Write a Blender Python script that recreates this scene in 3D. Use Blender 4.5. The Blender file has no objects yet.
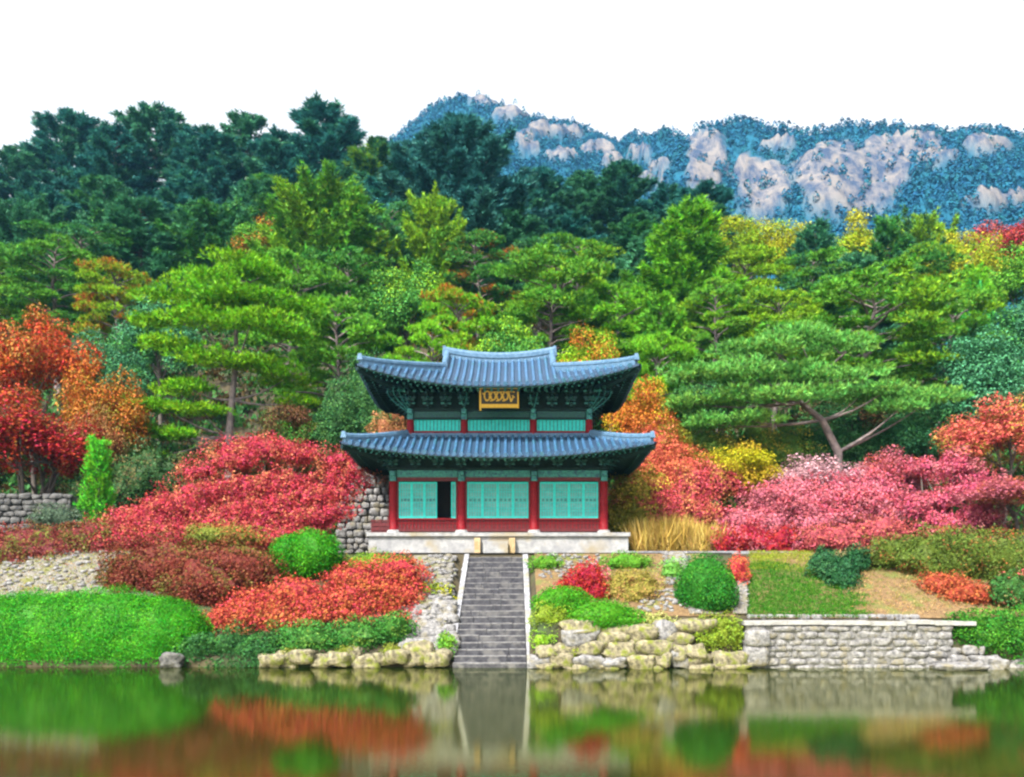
import bpy, math, random
import numpy as np
from mathutils import Vector, Matrix

# ------------------------------------------------------------------ camera, sky, sun, exposure
SC = bpy.context.scene
COL = SC.collection
F, YH, H = 900.0, 575.0, 3.3          # focal length in pixels, horizon row, eye height above the pond
cam = bpy.data.cameras.new('camera')
cam_o = bpy.data.objects.new('camera', cam)
COL.objects.link(cam_o)
cam.sensor_width = 36.0
cam.lens = 36.0 * F / 1024.0
cam.shift_y = (YH - 388.5) / 1024.0
cam.clip_start, cam.clip_end = 0.1, 4000.0
cam_o.location = (0, 0, H)
cam_o.rotation_euler = (math.radians(90), 0, 0)
SC.camera = cam_o

SUN_EL, SUN_AZ = math.radians(52), math.radians(212)
world = bpy.data.worlds.new('World')
SC.world = world
world.use_nodes = True
wn, wl = world.node_tree.nodes, world.node_tree.links
bg = wn['Background']
sky = wn.new('ShaderNodeTexSky')
sky.sky_type = 'NISHITA'
sky.sun_disc = False
sky.sun_elevation = SUN_EL
sky.sun_rotation = SUN_AZ
sky.dust_density = 4.0
hs = wn.new('ShaderNodeHueSaturation')
hs.inputs['Saturation'].default_value = 0.10
hs.inputs['Value'].default_value = 1.0
wl.new(sky.outputs[0], hs.inputs['Color'])
wl.new(hs.outputs[0], bg.inputs['Color'])
bg.inputs['Strength'].default_value = 0.15

sun = bpy.data.lights.new('sun', 'SUN')
sun.energy = 4.3
sun.angle = math.radians(6)
sun.color = (1.0, 0.95, 0.86)
sun_o = bpy.data.objects.new('sun', sun)
COL.objects.link(sun_o)
sd = Vector((math.sin(SUN_AZ) * math.cos(SUN_EL), math.cos(SUN_AZ) * math.cos(SUN_EL), math.sin(SUN_EL)))
sun_o.rotation_euler = sd.to_track_quat('Z', 'Y').to_euler()

vs = SC.view_settings
vs.view_transform = 'Standard'
vs.look = 'None'
vs.exposure = 1.6
vs.gamma = 1.0
vs.use_curve_mapping = False
cy = SC.cycles
cy.max_bounces = 7
cy.diffuse_bounces = 2
cy.glossy_bounces = 3
cy.transmission_bounces = 4
cy.transparent_max_bounces = 6
cy.volume_bounces = 1
cy.use_denoising = True
cy.filter_width = 2.4
cy.sample_clamp_indirect = 6.0

# ------------------------------------------------------------------ helpers
RNG = np.random.default_rng(7)
random.seed(7)
ORD = ['first', 'second', 'third', 'fourth', 'fifth', 'sixth', 'seventh', 'eighth', 'ninth', 'tenth', 'eleventh',
       'twelfth', 'thirteenth', 'fourteenth', 'fifteenth', 'sixteenth']


def P(px, py, Y):
    """the point at distance Y seen at a pixel of the photograph"""
    return np.array([(px - 512) * Y / F, Y, H - (py - YH) * Y / F])


def sstep(a, b, x):
    t = np.clip((np.asarray(x, float) - a) / (b - a), 0, 1)
    return t * t * (3 - 2 * t)


class Wob:
    """cheap smooth noise: a sum of sines"""
    def __init__(self, seed, n=10, f=1.0):
        r = np.random.default_rng(seed)
        self.k = r.normal(size=(n, 3)) * f * r.uniform(.4, 2.2, size=(n, 1))
        self.p = r.uniform(0, 6.28, n)
        self.n = n

    def __call__(self, pts):
        pts = np.asarray(pts, float)
        return np.sin(pts @ self.k.T + self.p).sum(-1) / math.sqrt(self.n / 2)


def unit(v):
    return v / np.maximum(np.linalg.norm(v, axis=-1, keepdims=True), 1e-9)


def link(name, me, mats=None, parent=None, loc=None):
    o = bpy.data.objects.new(name, me)
    COL.objects.link(o)
    if mats is not None and me is not None and len(me.materials) == 0:
        for m in (mats if isinstance(mats, (list, tuple)) else [mats]):
            me.materials.append(m)
    if parent is not None:
        o.parent = parent
    if loc is not None:
        o.location = loc
    return o


def tag(o, label=None, cat=None, group=None, kind=None):
    if label: o['label'] = label
    if cat: o['category'] = cat
    if group: o['group'] = group
    if kind: o['kind'] = kind
    return o


def empty(name, loc, rz=0.0):
    o = bpy.data.objects.new(name, None)
    COL.objects.link(o)
    o.location = loc
    o.rotation_euler = (0, 0, rz)
    o.empty_display_size = 0.3
    return o


def big_mesh(name, V, k, tint=None, smooth=False):
    """mesh of n separate k-gons; V is (n, k, 3)"""
    V = np.asarray(V, np.float32)
    n = V.shape[0]
    me = bpy.data.meshes.new(name)
    me.vertices.add(n * k)
    me.vertices.foreach_set('co', V.reshape(-1))
    me.loops.add(n * k)
    me.loops.foreach_set('vertex_index', np.arange(n * k, dtype=np.int32))
    me.polygons.add(n)
    me.polygons.foreach_set('loop_start', np.arange(n, dtype=np.int32) * k)
    if tint is not None:
        a = me.attributes.new('tint', 'FLOAT', 'POINT')
        a.data.foreach_set('value', np.repeat(np.asarray(tint, np.float32), k))
    me.update(calc_edges=True)
    return me


class MB:
    """collects boxes, tubes, grids and rocks into one mesh with several materials"""
    def __init__(self):
        self.v, self.f, self.m, self.s = [], [], [], []

    def add(self, V, Fc, mi=0, smooth=False):
        b = len(self.v)
        self.v.extend([tuple(map(float, p)) for p in V])
        self.f.extend([tuple(i + b for i in f) for f in Fc])
        self.m.extend([mi] * len(Fc))
        self.s.extend([smooth] * len(Fc))

    def box(self, c, s, mi=0, R=None, taper=1.0):
        x, y, z = s[0] / 2, s[1] / 2, s[2] / 2
        V = [(-x, -y, -z), (x, -y, -z), (x, y, -z), (-x, y, -z),
             (-x * taper, -y * taper, z), (x * taper, -y * taper, z), (x * taper, y * taper, z), (-x * taper, y * taper, z)]
        if R is not None:
            V = [R @ Vector(p) for p in V]
        V = [(p[0] + c[0], p[1] + c[1], p[2] + c[2]) for p in V]
        self.add(V, [(0, 3, 2, 1), (4, 5, 6, 7), (0, 1, 5, 4), (1, 2, 6, 5), (2, 3, 7, 6), (3, 0, 4, 7)], mi)

    def span(self, x0, x1, y0, y1, z0, z1, mi=0):
        self.box(((x0 + x1) / 2, (y0 + y1) / 2, (z0 + z1) / 2), (x1 - x0, y1 - y0, z1 - z0), mi)

    def tube(self, pts, rad, n=8, mi=0, cap=True, smooth=True, flat=1.0):
        pts = np.asarray(pts, float)
        m = len(pts)
        rad = np.broadcast_to(np.asarray(rad, float), (m,))
        tan = unit(np.gradient(pts, axis=0))
        ref = np.array([0, 0, 1.0])
        V = []
        for i in range(m):
            r = ref if abs(tan[i] @ ref) < .95 else np.array([1.0, 0, 0])
            a = unit(np.cross(tan[i], r))
            b = np.cross(a, tan[i])
            for k in range(n):
                th = 2 * math.pi * k / n
                V.append(pts[i] + rad[i] * (math.cos(th) * a + math.sin(th) * flat * b))
        Fc = []
        for i in range(m - 1):
            for k in range(n):
                k2 = (k + 1) % n
                Fc.append((i * n + k, i * n + k2, (i + 1) * n + k2, (i + 1) * n + k))
        if cap:
            Fc.append(tuple(range(n)))
            Fc.append(tuple((m - 1) * n + k for k in reversed(range(n))))
        self.add(V, Fc, mi, smooth)

    def grid(self, A, mi=0, smooth=True):
        """A is (rows, cols, 3)"""
        r, c = A.shape[:2]
        Fc = [(i * c + j, i * c + j + 1, (i + 1) * c + j + 1, (i + 1) * c + j) for i in range(r - 1) for j in range(c - 1)]
        self.add(A.reshape(-1, 3), Fc, mi, smooth)

    def rock(self, c, s, seed, mi=0, e=0.55, rough=.13, nu=14, nv=9, rz=0.0):
        """rounded block: a superellipsoid with noise"""
        w = Wob(seed, 8, 1.6)
        w2 = Wob(seed + 991, 8, 4.5)
        V = []
        def pw(a): return math.copysign(abs(a) ** e, a)
        for i in range(nv + 1):
            ph = -math.pi / 2 + math.pi * i / nv
            for j in range(nu):
                th = 2 * math.pi * j / nu
                V.append((pw(math.cos(ph)) * pw(math.cos(th)), pw(math.cos(ph)) * pw(math.sin(th)), pw(math.sin(ph))))
        V = np.array(V)
        V = V * (1 + rough * w(V) * .6 + rough * .35 * w2(V))[:, None]
        V = V * (np.array(s) / 2)
        if rz:
            ca, sa = math.cos(rz), math.sin(rz)
            V = np.stack([V[:, 0] * ca - V[:, 1] * sa, V[:, 0] * sa + V[:, 1] * ca, V[:, 2]], 1)
        V = V + np.array(c)
        Fc = [(i * nu + j, i * nu + (j + 1) % nu, (i + 1) * nu + (j + 1) % nu, (i + 1) * nu + j) for i in range(nv) for j in range(nu)]
        self.add(V, Fc, mi, True)

    def build(self, name, mats, parent=None, loc=None):
        me = bpy.data.meshes.new(name)
        me.from_pydata(self.v, [], self.f)
        for m in (mats if isinstance(mats, (list, tuple)) else [mats]):
            me.materials.append(m)
        me.polygons.foreach_set('material_index', self.m)
        me.polygons.foreach_set('use_smooth', self.s)
        me.update()
        return link(name, me, None, parent, loc)


# ------------------------------------------------------------------ materials
def new_mat(name):
    m = bpy.data.materials.new(name)
    m.use_nodes = True
    nt = m.node_tree
    return m, nt.nodes, nt.links, nt.nodes['Principled BSDF']


def mat(name, c1, c2=None, scale=6.0, rough=.7, bump=0.0, bscale=None, detail=5, spec=.3, c3=None, big=None, lo=.35, hi=.65):
    """noise mix of two or three colours, with bump"""
    m, N, L, b = new_mat(name)
    b.inputs['Roughness'].default_value = rough
    b.inputs['Specular IOR Level'].default_value = spec
    tc = N.new('ShaderNodeTexCoord')
    src = tc.outputs['Object']
    c2 = c2 or c1
    no = N.new('ShaderNodeTexNoise')
    no.inputs['Scale'].default_value = scale
    no.inputs['Detail'].default_value = detail
    no.inputs['Roughness'].default_value = .65
    L.new(src, no.inputs['Vector'])
    rp = N.new('ShaderNodeValToRGB')
    rp.color_ramp.elements[0].position = lo
    rp.color_ramp.elements[1].position = hi
    rp.color_ramp.elements[0].color = (*c1, 1)
    rp.color_ramp.elements[1].color = (*c2, 1)
    L.new(no.outputs['Fac'], rp.inputs['Fac'])
    out = rp.outputs['Color']
    if c3:
        n3 = N.new('ShaderNodeTexNoise')
        n3.inputs['Scale'].default_value = big or scale * .3
        n3.inputs['Detail'].default_value = 4
        L.new(src, n3.inputs['Vector'])
        r3 = N.new('ShaderNodeValToRGB')
        r3.color_ramp.elements[0].position = .52
        r3.color_ramp.elements[1].position = .66
        L.new(n3.outputs['Fac'], r3.inputs['Fac'])
        mx = N.new('ShaderNodeMix')
        mx.data_type = 'RGBA'
        L.new(r3.outputs['Color'], mx.inputs['Factor'])
        L.new(out, mx.inputs['A'])
        mx.inputs['B'].default_value = (*c3, 1)
        out = mx.outputs['Result']
    L.new(out, b.inputs['Base Color'])
    if bump:
        nb = N.new('ShaderNodeTexNoise')
        nb.inputs['Scale'].default_value = bscale or scale * 2
        nb.inputs['Detail'].default_value = 6
        L.new(src, nb.inputs['Vector'])
        bp = N.new('ShaderNodeBump')
        bp.inputs['Strength'].default_value = bump
        bp.inputs['Distance'].default_value = .05
        L.new(nb.outputs['Fac'], bp.inputs['Height'])
        L.new(bp.outputs['Normal'], b.inputs['Normal'])
    return m


def leaf_mat(name, transl=.18, rough=.55, var=(.45, 1.55)):
    """foliage: colour of the object, second colour by clump, both read from the object"""
    m, N, L, b = new_mat(name)
    oi = N.new('ShaderNodeObjectInfo')
    c2 = N.new('ShaderNodeAttribute')
    c2.attribute_type = 'OBJECT'
    c2.attribute_name = 'second_colour'
    tn = N.new('ShaderNodeAttribute')
    tn.attribute_name = 'tint'
    rp = N.new('ShaderNodeValToRGB')
    rp.color_ramp.elements[0].position = .52
    rp.color_ramp.elements[1].position = .80
    L.new(tn.outputs['Fac'], rp.inputs['Fac'])
    mx = N.new('ShaderNodeMix')
    mx.data_type = 'RGBA'
    L.new(rp.outputs['Color'], mx.inputs['Factor'])
    L.new(oi.outputs['Color'], mx.inputs['A'])
    L.new(c2.outputs['Color'], mx.inputs['B'])
    h = N.new('ShaderNodeHueSaturation')
    ml = N.new('ShaderNodeMapRange')
    ml.inputs['To Min'].default_value = var[0]
    ml.inputs['To Max'].default_value = var[1]
    wn_ = N.new('ShaderNodeTexWhiteNoise')
    wn_.noise_dimensions = '1D'
    mu = N.new('ShaderNodeMath')
    mu.operation = 'MULTIPLY'
    mu.inputs[1].default_value = 917.3
    L.new(tn.outputs['Fac'], mu.inputs[0])
    L.new(mu.outputs[0], wn_.inputs['W'])
    L.new(wn_.outputs['Value'], ml.inputs['Value'])
    L.new(ml.outputs['Result'], h.inputs['Value'])
    wh = N.new('ShaderNodeTexWhiteNoise')
    wh.noise_dimensions = '1D'
    mh = N.new('ShaderNodeMath')
    mh.operation = 'MULTIPLY'
    mh.inputs[1].default_value = 431.7
    L.new(tn.outputs['Fac'], mh.inputs[0])
    L.new(mh.outputs[0], wh.inputs['W'])
    mr = N.new('ShaderNodeMapRange')
    mr.inputs['To Min'].default_value = .478
    mr.inputs['To Max'].default_value = .522
    L.new(wh.outputs['Value'], mr.inputs['Value'])
    L.new(mr.outputs['Result'], h.inputs['Hue'])
    L.new(mx.outputs['Result'], h.inputs['Color'])
    L.new(h.outputs['Color'], b.inputs['Base Color'])
    b.inputs['Roughness'].default_value = rough
    b.inputs['Specular IOR Level'].default_value = .10
    tr = N.new('ShaderNodeBsdfTranslucent')
    L.new(h.outputs['Color'], tr.inputs['Color'])
    ms = N.new('ShaderNodeMixShader')
    ms.inputs['Fac'].default_value = transl
    L.new(b.outputs[0], ms.inputs[1])
    L.new(tr.outputs[0], ms.inputs[2])
    L.new(ms.outputs[0], N['Material Output'].inputs['Surface'])
    return m


LEAF = leaf_mat('leaf')
NEEDLE = leaf_mat('needle', .15, .5)
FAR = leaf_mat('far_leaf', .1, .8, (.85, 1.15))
BARK_PINE = mat('pine_bark', (.08, .066, .066), (.20, .16, .15), 3, .9, .6, 14)
BARK = mat('bark', (.05, .04, .035), (.12, .10, .085), 4, .9, .5, 16)
TILEB = mat('roof_tile_bed_shade', (.010, .024, .05), (.02, .045, .085), 5, .5, .15, 20)  # bed tiles, colour darkened to deepen the shade between the ribs
TILE = mat('roof_tile', (.014, .050, .112), (.040, .105, .195), 5, .45, .2, 20, spec=.4, c3=(.02, .078, .115))
RIDGE = mat('ridge_tile', (.035, .085, .145), (.08, .145, .22), 6, .55, .2, 18, spec=.2)
RED = mat('red_lacquer', (.100, .0025, .006), (.145, .005, .009), 7, .6, .05, spec=.12)
REDD = mat('dark_red_wood', (.045, .003, .005), (.085, .006, .008), 7, .6, .05)
DGREEN = mat('dark_green_paint', (.002, .009, .010), (.005, .022, .021), 8, .6, .1, spec=.15)
GREENP = mat('green_paint', (.005, .036, .032), (.012, .075, .066), 11, .6, .1, c3=(.008, .035, .06), big=9)
TEAL = mat('teal_paint', (.014, .34, .31), (.03, .43, .39), 9, .6, .05, spec=.15)
TEALD = mat('teal_band', (.008, .085, .08), (.035, .20, .18), 14, .55, .05, c3=(.008, .05, .085), big=8)
PAPER = mat('door_paper', (.060, .205, .20), (.12, .26, .25), 5, .8, spec=.1)
BLACK = mat('interior_shade_block', (.004, .004, .005), (.008, .006, .006), 3, .9)  # near black, paints the shade inside the hall
SIGNB = mat('sign_black', (.010, .008, .010), (.016, .012, .012), 6, .5)
GOLD = mat('gilt', (.34, .185, .010), (.44, .26, .02), 12, .45, .05, spec=.4)
GRANITE = mat('granite', (.15, .15, .16), (.27, .268, .265), 3.5, .8, .4, 30, c3=(.20, .17, .12), big=.9)
GRANTAN = mat('tan_stone', (.22, .15, .07), (.33, .25, .14), 4, .85, .2)
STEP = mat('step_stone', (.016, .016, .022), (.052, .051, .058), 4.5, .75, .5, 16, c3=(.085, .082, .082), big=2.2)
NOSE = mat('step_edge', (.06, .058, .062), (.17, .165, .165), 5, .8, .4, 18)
CURB = mat('curb_stone', (.11, .11, .125), (.25, .25, .265), 5, .85, .6, 20, c3=(.15, .14, .10), big=1.6)
STONE = mat('wall_stone', (.06, .058, .06), (.215, .208, .205), 6, .9, 1.0, 14, c3=(.135, .12, .085), big=2.4)
MOSSY = mat('mossy_stone', (.05, .044, .028), (.235, .205, .13), 6, .95, 1.0, 11, c3=(.105, .12, .015), big=3.2)
MORTAR = mat('mortar', (.07, .067, .065), (.15, .145, .14), 8, .95, .4)
DARKSTONE = mat('dark_stone', (.025, .025, .026), (.10, .097, .094), 4, .9, .8, 12)
COPING = mat('coping', (.16, .155, .15), (.26, .255, .245), 3, .8, .4, 22)
GRAVEL = mat('gravel', (.05, .044, .034), (.19, .175, .15), 14, .9, .6, 26, c3=(.10, .10, .025), big=1.3)


# ------------------------------------------------------------------ ground
_gw = Wob(3, 12, .35)
_gw2 = Wob(5, 12, .06)


def G(x, y):
    x = np.asarray(x, float)
    y = np.asarray(y, float)
    px = 512 + F * x / np.maximum(y, 20)
    low = .35 + 1.2 * sstep(.3, 1.0, x)
    t = np.clip((y - 32.4) / 6.4, 0, 1)
    z = low + (4.22 - low) * t
    pts = np.stack([x, y, np.zeros_like(x)], -1)
    z = z + .12 * _gw(pts) * sstep(33, 35, y) * (1 - sstep(37.5, 38.6, y))
    z = z + (sstep(13, 19, x) * .9 + sstep(-13, -18, x) * .3) * sstep(37, 42, y)
    # stair cut
    cut = sstep(-2.45, -2.3, x) * (1 - sstep(.62, .75, x)) * (1 - sstep(38.6, 38.9, y))
    z = z - cut * np.minimum(z, .55 + .35 * t * 0)
    # pond bed
    z = np.where(y < 32.4, z - (z + 1.3) * (1 - sstep(31.9, 32.4, y)), z)
    # hill
    r = sstep(600, 830, px)
    slope = .62 - .15 * r
    crest = 138 - 34 * r
    d = np.minimum(y, crest) - 49
    hill = np.where(d > 0, slope * (np.sqrt(d * d + 9) - 3), 0) - np.maximum(y - crest, 0) * .30
    z = z + hill + .7 * _gw2(pts) * sstep(50, 60, y)
    # near bank under the camera
    z = np.where(y < 12, -1.3 + 2.9 * (1 - sstep(2, 9, y)), z)
    return np.maximum(z, -1.3)


def gz(x, y):
    return float(G(np.array([x]), np.array([y]))[0])


GROUND = mat('forest_floor', (.018, .016, .009), (.05, .038, .018), 1.2, .95, .5, 5, c3=(.025, .04, .012), big=.35)
xs = np.concatenate([np.arange(-240, -30, 6), np.arange(-30, 30, .5), np.arange(30, 246, 6)])
ys = np.concatenate([np.arange(-40, 31, 3), np.arange(31, 33, .2), np.arange(33, 50, .5), np.arange(50, 240, 3)])
XX, YY = np.meshgrid(xs, ys)
gm = MB()
gm.grid(np.stack([XX, YY, G(XX, YY)], -1))
tag(gm.build('ground', GROUND), kind='structure')

# pond
wm, N, L, b = new_mat('pond_water')
b.inputs['Base Color'].default_value = (.006, .012, .002, 1)
b.inputs['Roughness'].default_value = .06
b.inputs['IOR'].default_value = 3.0
b.inputs['Specular IOR Level'].default_value = .8
b.inputs['Specular Tint'].default_value = (1.0, .99, .62, 1)
tc = N.new('ShaderNodeTexCoord')
mp = N.new('ShaderNodeMapping')
mp.inputs['Scale'].default_value = (.55, 1.5, 1)
L.new(tc.outputs['Object'], mp.inputs['Vector'])
n1 = N.new('ShaderNodeTexNoise')
n1.inputs['Scale'].default_value = 13.0
n1.inputs['Detail'].default_value = 3
L.new(mp.outputs[0], n1.inputs['Vector'])
bp = N.new('ShaderNodeBump')
bp.inputs['Strength'].default_value = .10
bp.inputs['Distance'].default_value = .008
L.new(n1.outputs['Fac'], bp.inputs['Height'])
L.new(bp.outputs['Normal'], b.inputs['Normal'])
wmb = MB()
wmb.grid(np.array([[[-240, 4, 0], [240, 4, 0]], [[-240, 33.2, 0], [240, 33.2, 0]]], float), smooth=False)
tag(wmb.build('water', wm), kind='structure')

# ------------------------------------------------------------------ mountains
RL = [(-1200, 330), (-600, 300), (0, 220), (300, 165), (380, 140), (400, 122), (430, 101), (465, 92), (500, 97), (530, 112),
      (560, 116), (590, 124), (615, 136), (640, 134), (680, 124), (700, 119), (735, 112), (760, 116), (790, 114), (830, 112), (870, 116),
      (900, 114), (940, 115), (980, 121), (1024, 124), (1150, 120), (1300, 150), (1700, 230), (2300, 330)]
RLx, RLy = np.array([p[0] for p in RL], float), np.array([p[1] for p in RL], float)
ROCKS = [(708, 168, 20, 32), (745, 180, 12, 18), (762, 195, 28, 26), (840, 185, 42, 36), (880, 175, 30, 22), (905, 150, 42, 10), (935, 163, 28, 8),
         (868, 200, 24, 16), (985, 206, 22, 9), (985, 150, 24, 6), (1020, 205, 16, 6), (780, 150, 18, 5), (815, 165, 14, 7),
         (485, 104, 16, 5), (512, 118, 18, 5), (540, 134, 12, 6), (525, 142, 9, 6), (566, 136, 20, 5), (598, 152, 15, 6), (612, 166, 10, 5), (560, 160, 16, 5), (530, 152, 10, 5), (640, 157, 12, 5), (660, 172, 10, 5), (650, 185, 16, 5), (1100, 190, 60, 30), (1180, 170, 50, 20)]
_mw = Wob(11, 14, .035)
_mw2 = Wob(12, 14, .16)


def mount(px, Y):
    yr = np.interp(px, RLx, RLy)
    R = sstep(610, 690, px)
    Yr = 560 - 130 * R
    zr = H + (YH - yr) * Yr / F - 6
    u = (Y - 170) / (Yr - 170)
    uu = np.clip(u, 0, 1)
    z = 20 + (zr - 20) * uu ** 1.15
    z = z - np.maximum(u - 1, 0) * 260
    X = (px - 512) * Y / F
    pts = np.stack([X, Y, z], -1)
    edge = np.clip(1.0 - np.abs(uu - 1) * 0, 0, 1)
    z = z + (10 * _mw(pts) * (1 - .85 * uu ** 3) + 1.2 * _mw2(pts)) * edge
    py = YH - (z - H) * F / Y
    rk = np.zeros_like(z)
    nz = .35 * _mw2(pts) + .25 * _mw(pts * 2.3)
    for (cx, cyy, rx, ry) in ROCKS:
        d = np.sqrt(((px - cx) / rx) ** 2 + ((py - cyy) / ry) ** 2)
        rk = np.maximum(rk, 1 - sstep(.75, 1.1, d * .82 + .20 * nz))
    z = z + rk * (5 + .9 * _mw2(pts))
    return X, z, rk, py


pxs = np.concatenate([np.arange(-900, 340, 40), np.arange(340, 1100, 3), np.arange(1100, 2000, 40)]).astype(float)
yms = np.concatenate([np.arange(170, 300, 10), np.arange(300, 600, 3), np.arange(600, 760, 20)]).astype(float)
PX, YM = np.meshgrid(pxs, yms)
MX, MZ, MR, _ = mount(PX, YM)
mm = MB()
mm.grid(np.stack([MX, YM, MZ], -1))
mtn, N, L, b = new_mat('mountain_rock')
b.inputs['Roughness'].default_value = .95
b.inputs['Specular IOR Level'].default_value = .1
at = N.new('ShaderNodeAttribute')
at.attribute_name = 'rock'
tc = N.new('ShaderNodeTexCoord')
mp = N.new('ShaderNodeMapping')
mp.inputs['Scale'].default_value = (1, .6, .35)
L.new(tc.outputs['Object'], mp.inputs['Vector'])
n1 = N.new('ShaderNodeTexNoise')
n1.inputs['Scale'].default_value = .16
n1.inputs['Detail'].default_value = 9
n1.inputs['Roughness'].default_value = .7
L.new(mp.outputs[0], n1.inputs['Vector'])
r1 = N.new('ShaderNodeValToRGB')
r1.color_ramp.elements[0].position = .41
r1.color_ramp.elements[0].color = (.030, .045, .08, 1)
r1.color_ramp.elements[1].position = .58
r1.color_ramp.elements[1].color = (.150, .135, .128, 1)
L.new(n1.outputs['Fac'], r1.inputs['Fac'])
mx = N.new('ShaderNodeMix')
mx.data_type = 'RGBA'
mx.inputs['A'].default_value = (.010, .075, .12, 1)  # slope colour has the blue of distant haze mixed in
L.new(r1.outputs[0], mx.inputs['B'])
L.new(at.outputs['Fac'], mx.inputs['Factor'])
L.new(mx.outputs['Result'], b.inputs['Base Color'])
bp = N.new('ShaderNodeBump')
bp.inputs['Strength'].default_value = .8
bp.inputs['Distance'].default_value = 3.0
L.new(n1.outputs['Fac'], bp.inputs['Height'])
L.new(bp.outputs['Normal'], b.inputs['Normal'])
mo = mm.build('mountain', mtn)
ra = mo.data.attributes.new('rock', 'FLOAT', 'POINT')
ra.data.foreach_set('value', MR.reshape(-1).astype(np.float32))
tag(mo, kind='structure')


# ------------------------------------------------------------------ foliage builders
def rnd_dirs(n, rng):
    return unit(rng.normal(size=(n, 3)))


def needles(C, D, Ln, W, rng):
    S = unit(np.cross(D, rnd_dirs(len(C), rng))) * (W / 2)[:, None]
    return np.stack([C - S, C + S, C + D * Ln[:, None]], 1)


def leaves(C, D, Nn, Ln, W):
    S = unit(np.cross(D, Nn)) * (W / 2)[:, None]
    mid = C + D * (Ln * .5)[:, None]
    return np.stack([C, mid + S, C + D * Ln[:, None], mid - S], 1)


def pine_pad(c, r, flat, dens, rng, out, nl=.34, k=6):
    """a cloud-like pad of needle tufts"""
    n = int(dens * r * r) + 6
    u = rnd_dirs(n, rng)
    u[:, 2] = np.where(u[:, 2] < 0, u[:, 2] * .35, u[:, 2])
    ph = rng.uniform(0, 6.28, 3)
    a = np.arctan2(u[:, 1], u[:, 0])
    rr = r * (1 + .22 * np.sin(2 * a + ph[0]) + .15 * np.sin(3 * a + ph[1]) + .10 * np.sin(7 * a + ph[2]))
    rad = rr * rng.uniform(.45, 1.0, n) ** .6
    p = c + u * rad[:, None] * np.array([1, 1, flat])
    d = unit(u * np.array([.8, .8, .3]) + np.array([0, 0, .75]) + rng.normal(size=(n, 3)) * .25)
    C = np.repeat(p, k, 0)
    D = unit(np.repeat(d, k, 0) + rng.normal(size=(n * k, 3)) * .5)
    Ln = nl * rng.uniform(.7, 1.2, n * k)
    W = nl * .24 * rng.uniform(.7, 1.2, n * k)
    t = np.clip(rng.uniform(.2, .8) + rng.normal(size=n) * .12, 0, 1)
    out.append((needles(C, D, Ln, W, rng), np.repeat(t, k)))


def finish(name, out):
    V = np.concatenate([o[0] for o in out])
    t = np.concatenate([o[1] for o in out])
    return big_mesh(name, V, V.shape[1], t)


def make_pine(seed, h=14.0, base=.42, spread=4.3, n=30, flat=.38, lean=.06, dens=100, nl=.34):
    rng = np.random.default_rng(seed)
    tb, out = MB(), []
    w = np.cumsum(rng.normal(size=(9, 2)) * .16, 0)
    w -= w[0]
    ts = np.linspace(0, 1, 9)
    la = rng.uniform(0, 6.28)
    tr = np.stack([w[:, 0] + lean * h * ts * math.cos(la), w[:, 1] + lean * h * ts * math.sin(la), ts * h * .96], 1)
    tb.tube(tr, .24 * (1 - ts) ** .8 + .035, 8)
    def at(t): return np.array([np.interp(t, ts, tr[:, i]) for i in range(3)])
    for i in range(n):
        t = base + (1 - base) * ((i + .5) / n) ** .85
        q = (t - base) / (1 - base)
        Lb = spread * (math.sqrt(max(0, 1 - (max(q - .25, 0) / .80) ** 2)) * (.70 + .30 * min(1, q / .25))) * rng.uniform(.55, 1.1)
        az = i * 2.39996 + rng.normal() * .35
        d = np.array([math.cos(az), math.sin(az), 0])
        s = np.linspace(0, 1, 5)
        p0 = at(t)
        rise = rng.uniform(.02, .28) + .35 * q
        pts = p0 + np.outer(s * Lb, d) + np.outer(s ** .7 * Lb * rise - .12 * Lb * s ** 3, [0, 0, 1])
        pts[1:, :2] += rng.normal(size=(4, 2)) * .12
        tb.tube(pts, .085 * (1 - s) * (1.2 - q * .6) + .018, 5)
        pr = .42 + .17 * Lb
        pine_pad(pts[-1], pr * rng.uniform(.85, 1.15), flat, dens, rng, out, nl)
        if Lb > 1.6:
            for f in (.62, .8):
                side = np.array([-d[1], d[0], 0]) * rng.choice([-1, 1]) * Lb * rng.uniform(.15, .32)
                pp = pts[0] + (pts[-1] - pts[0]) * f + side + np.array([0, 0, rng.uniform(0, .35)])
                pine_pad(pp, pr * rng.uniform(.6, .95), flat, dens, rng, out, nl)
    pine_pad(at(1.0) + np.array([0, 0, .1]), .9, .6, dens, rng, out, nl)
    return tb, out


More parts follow.
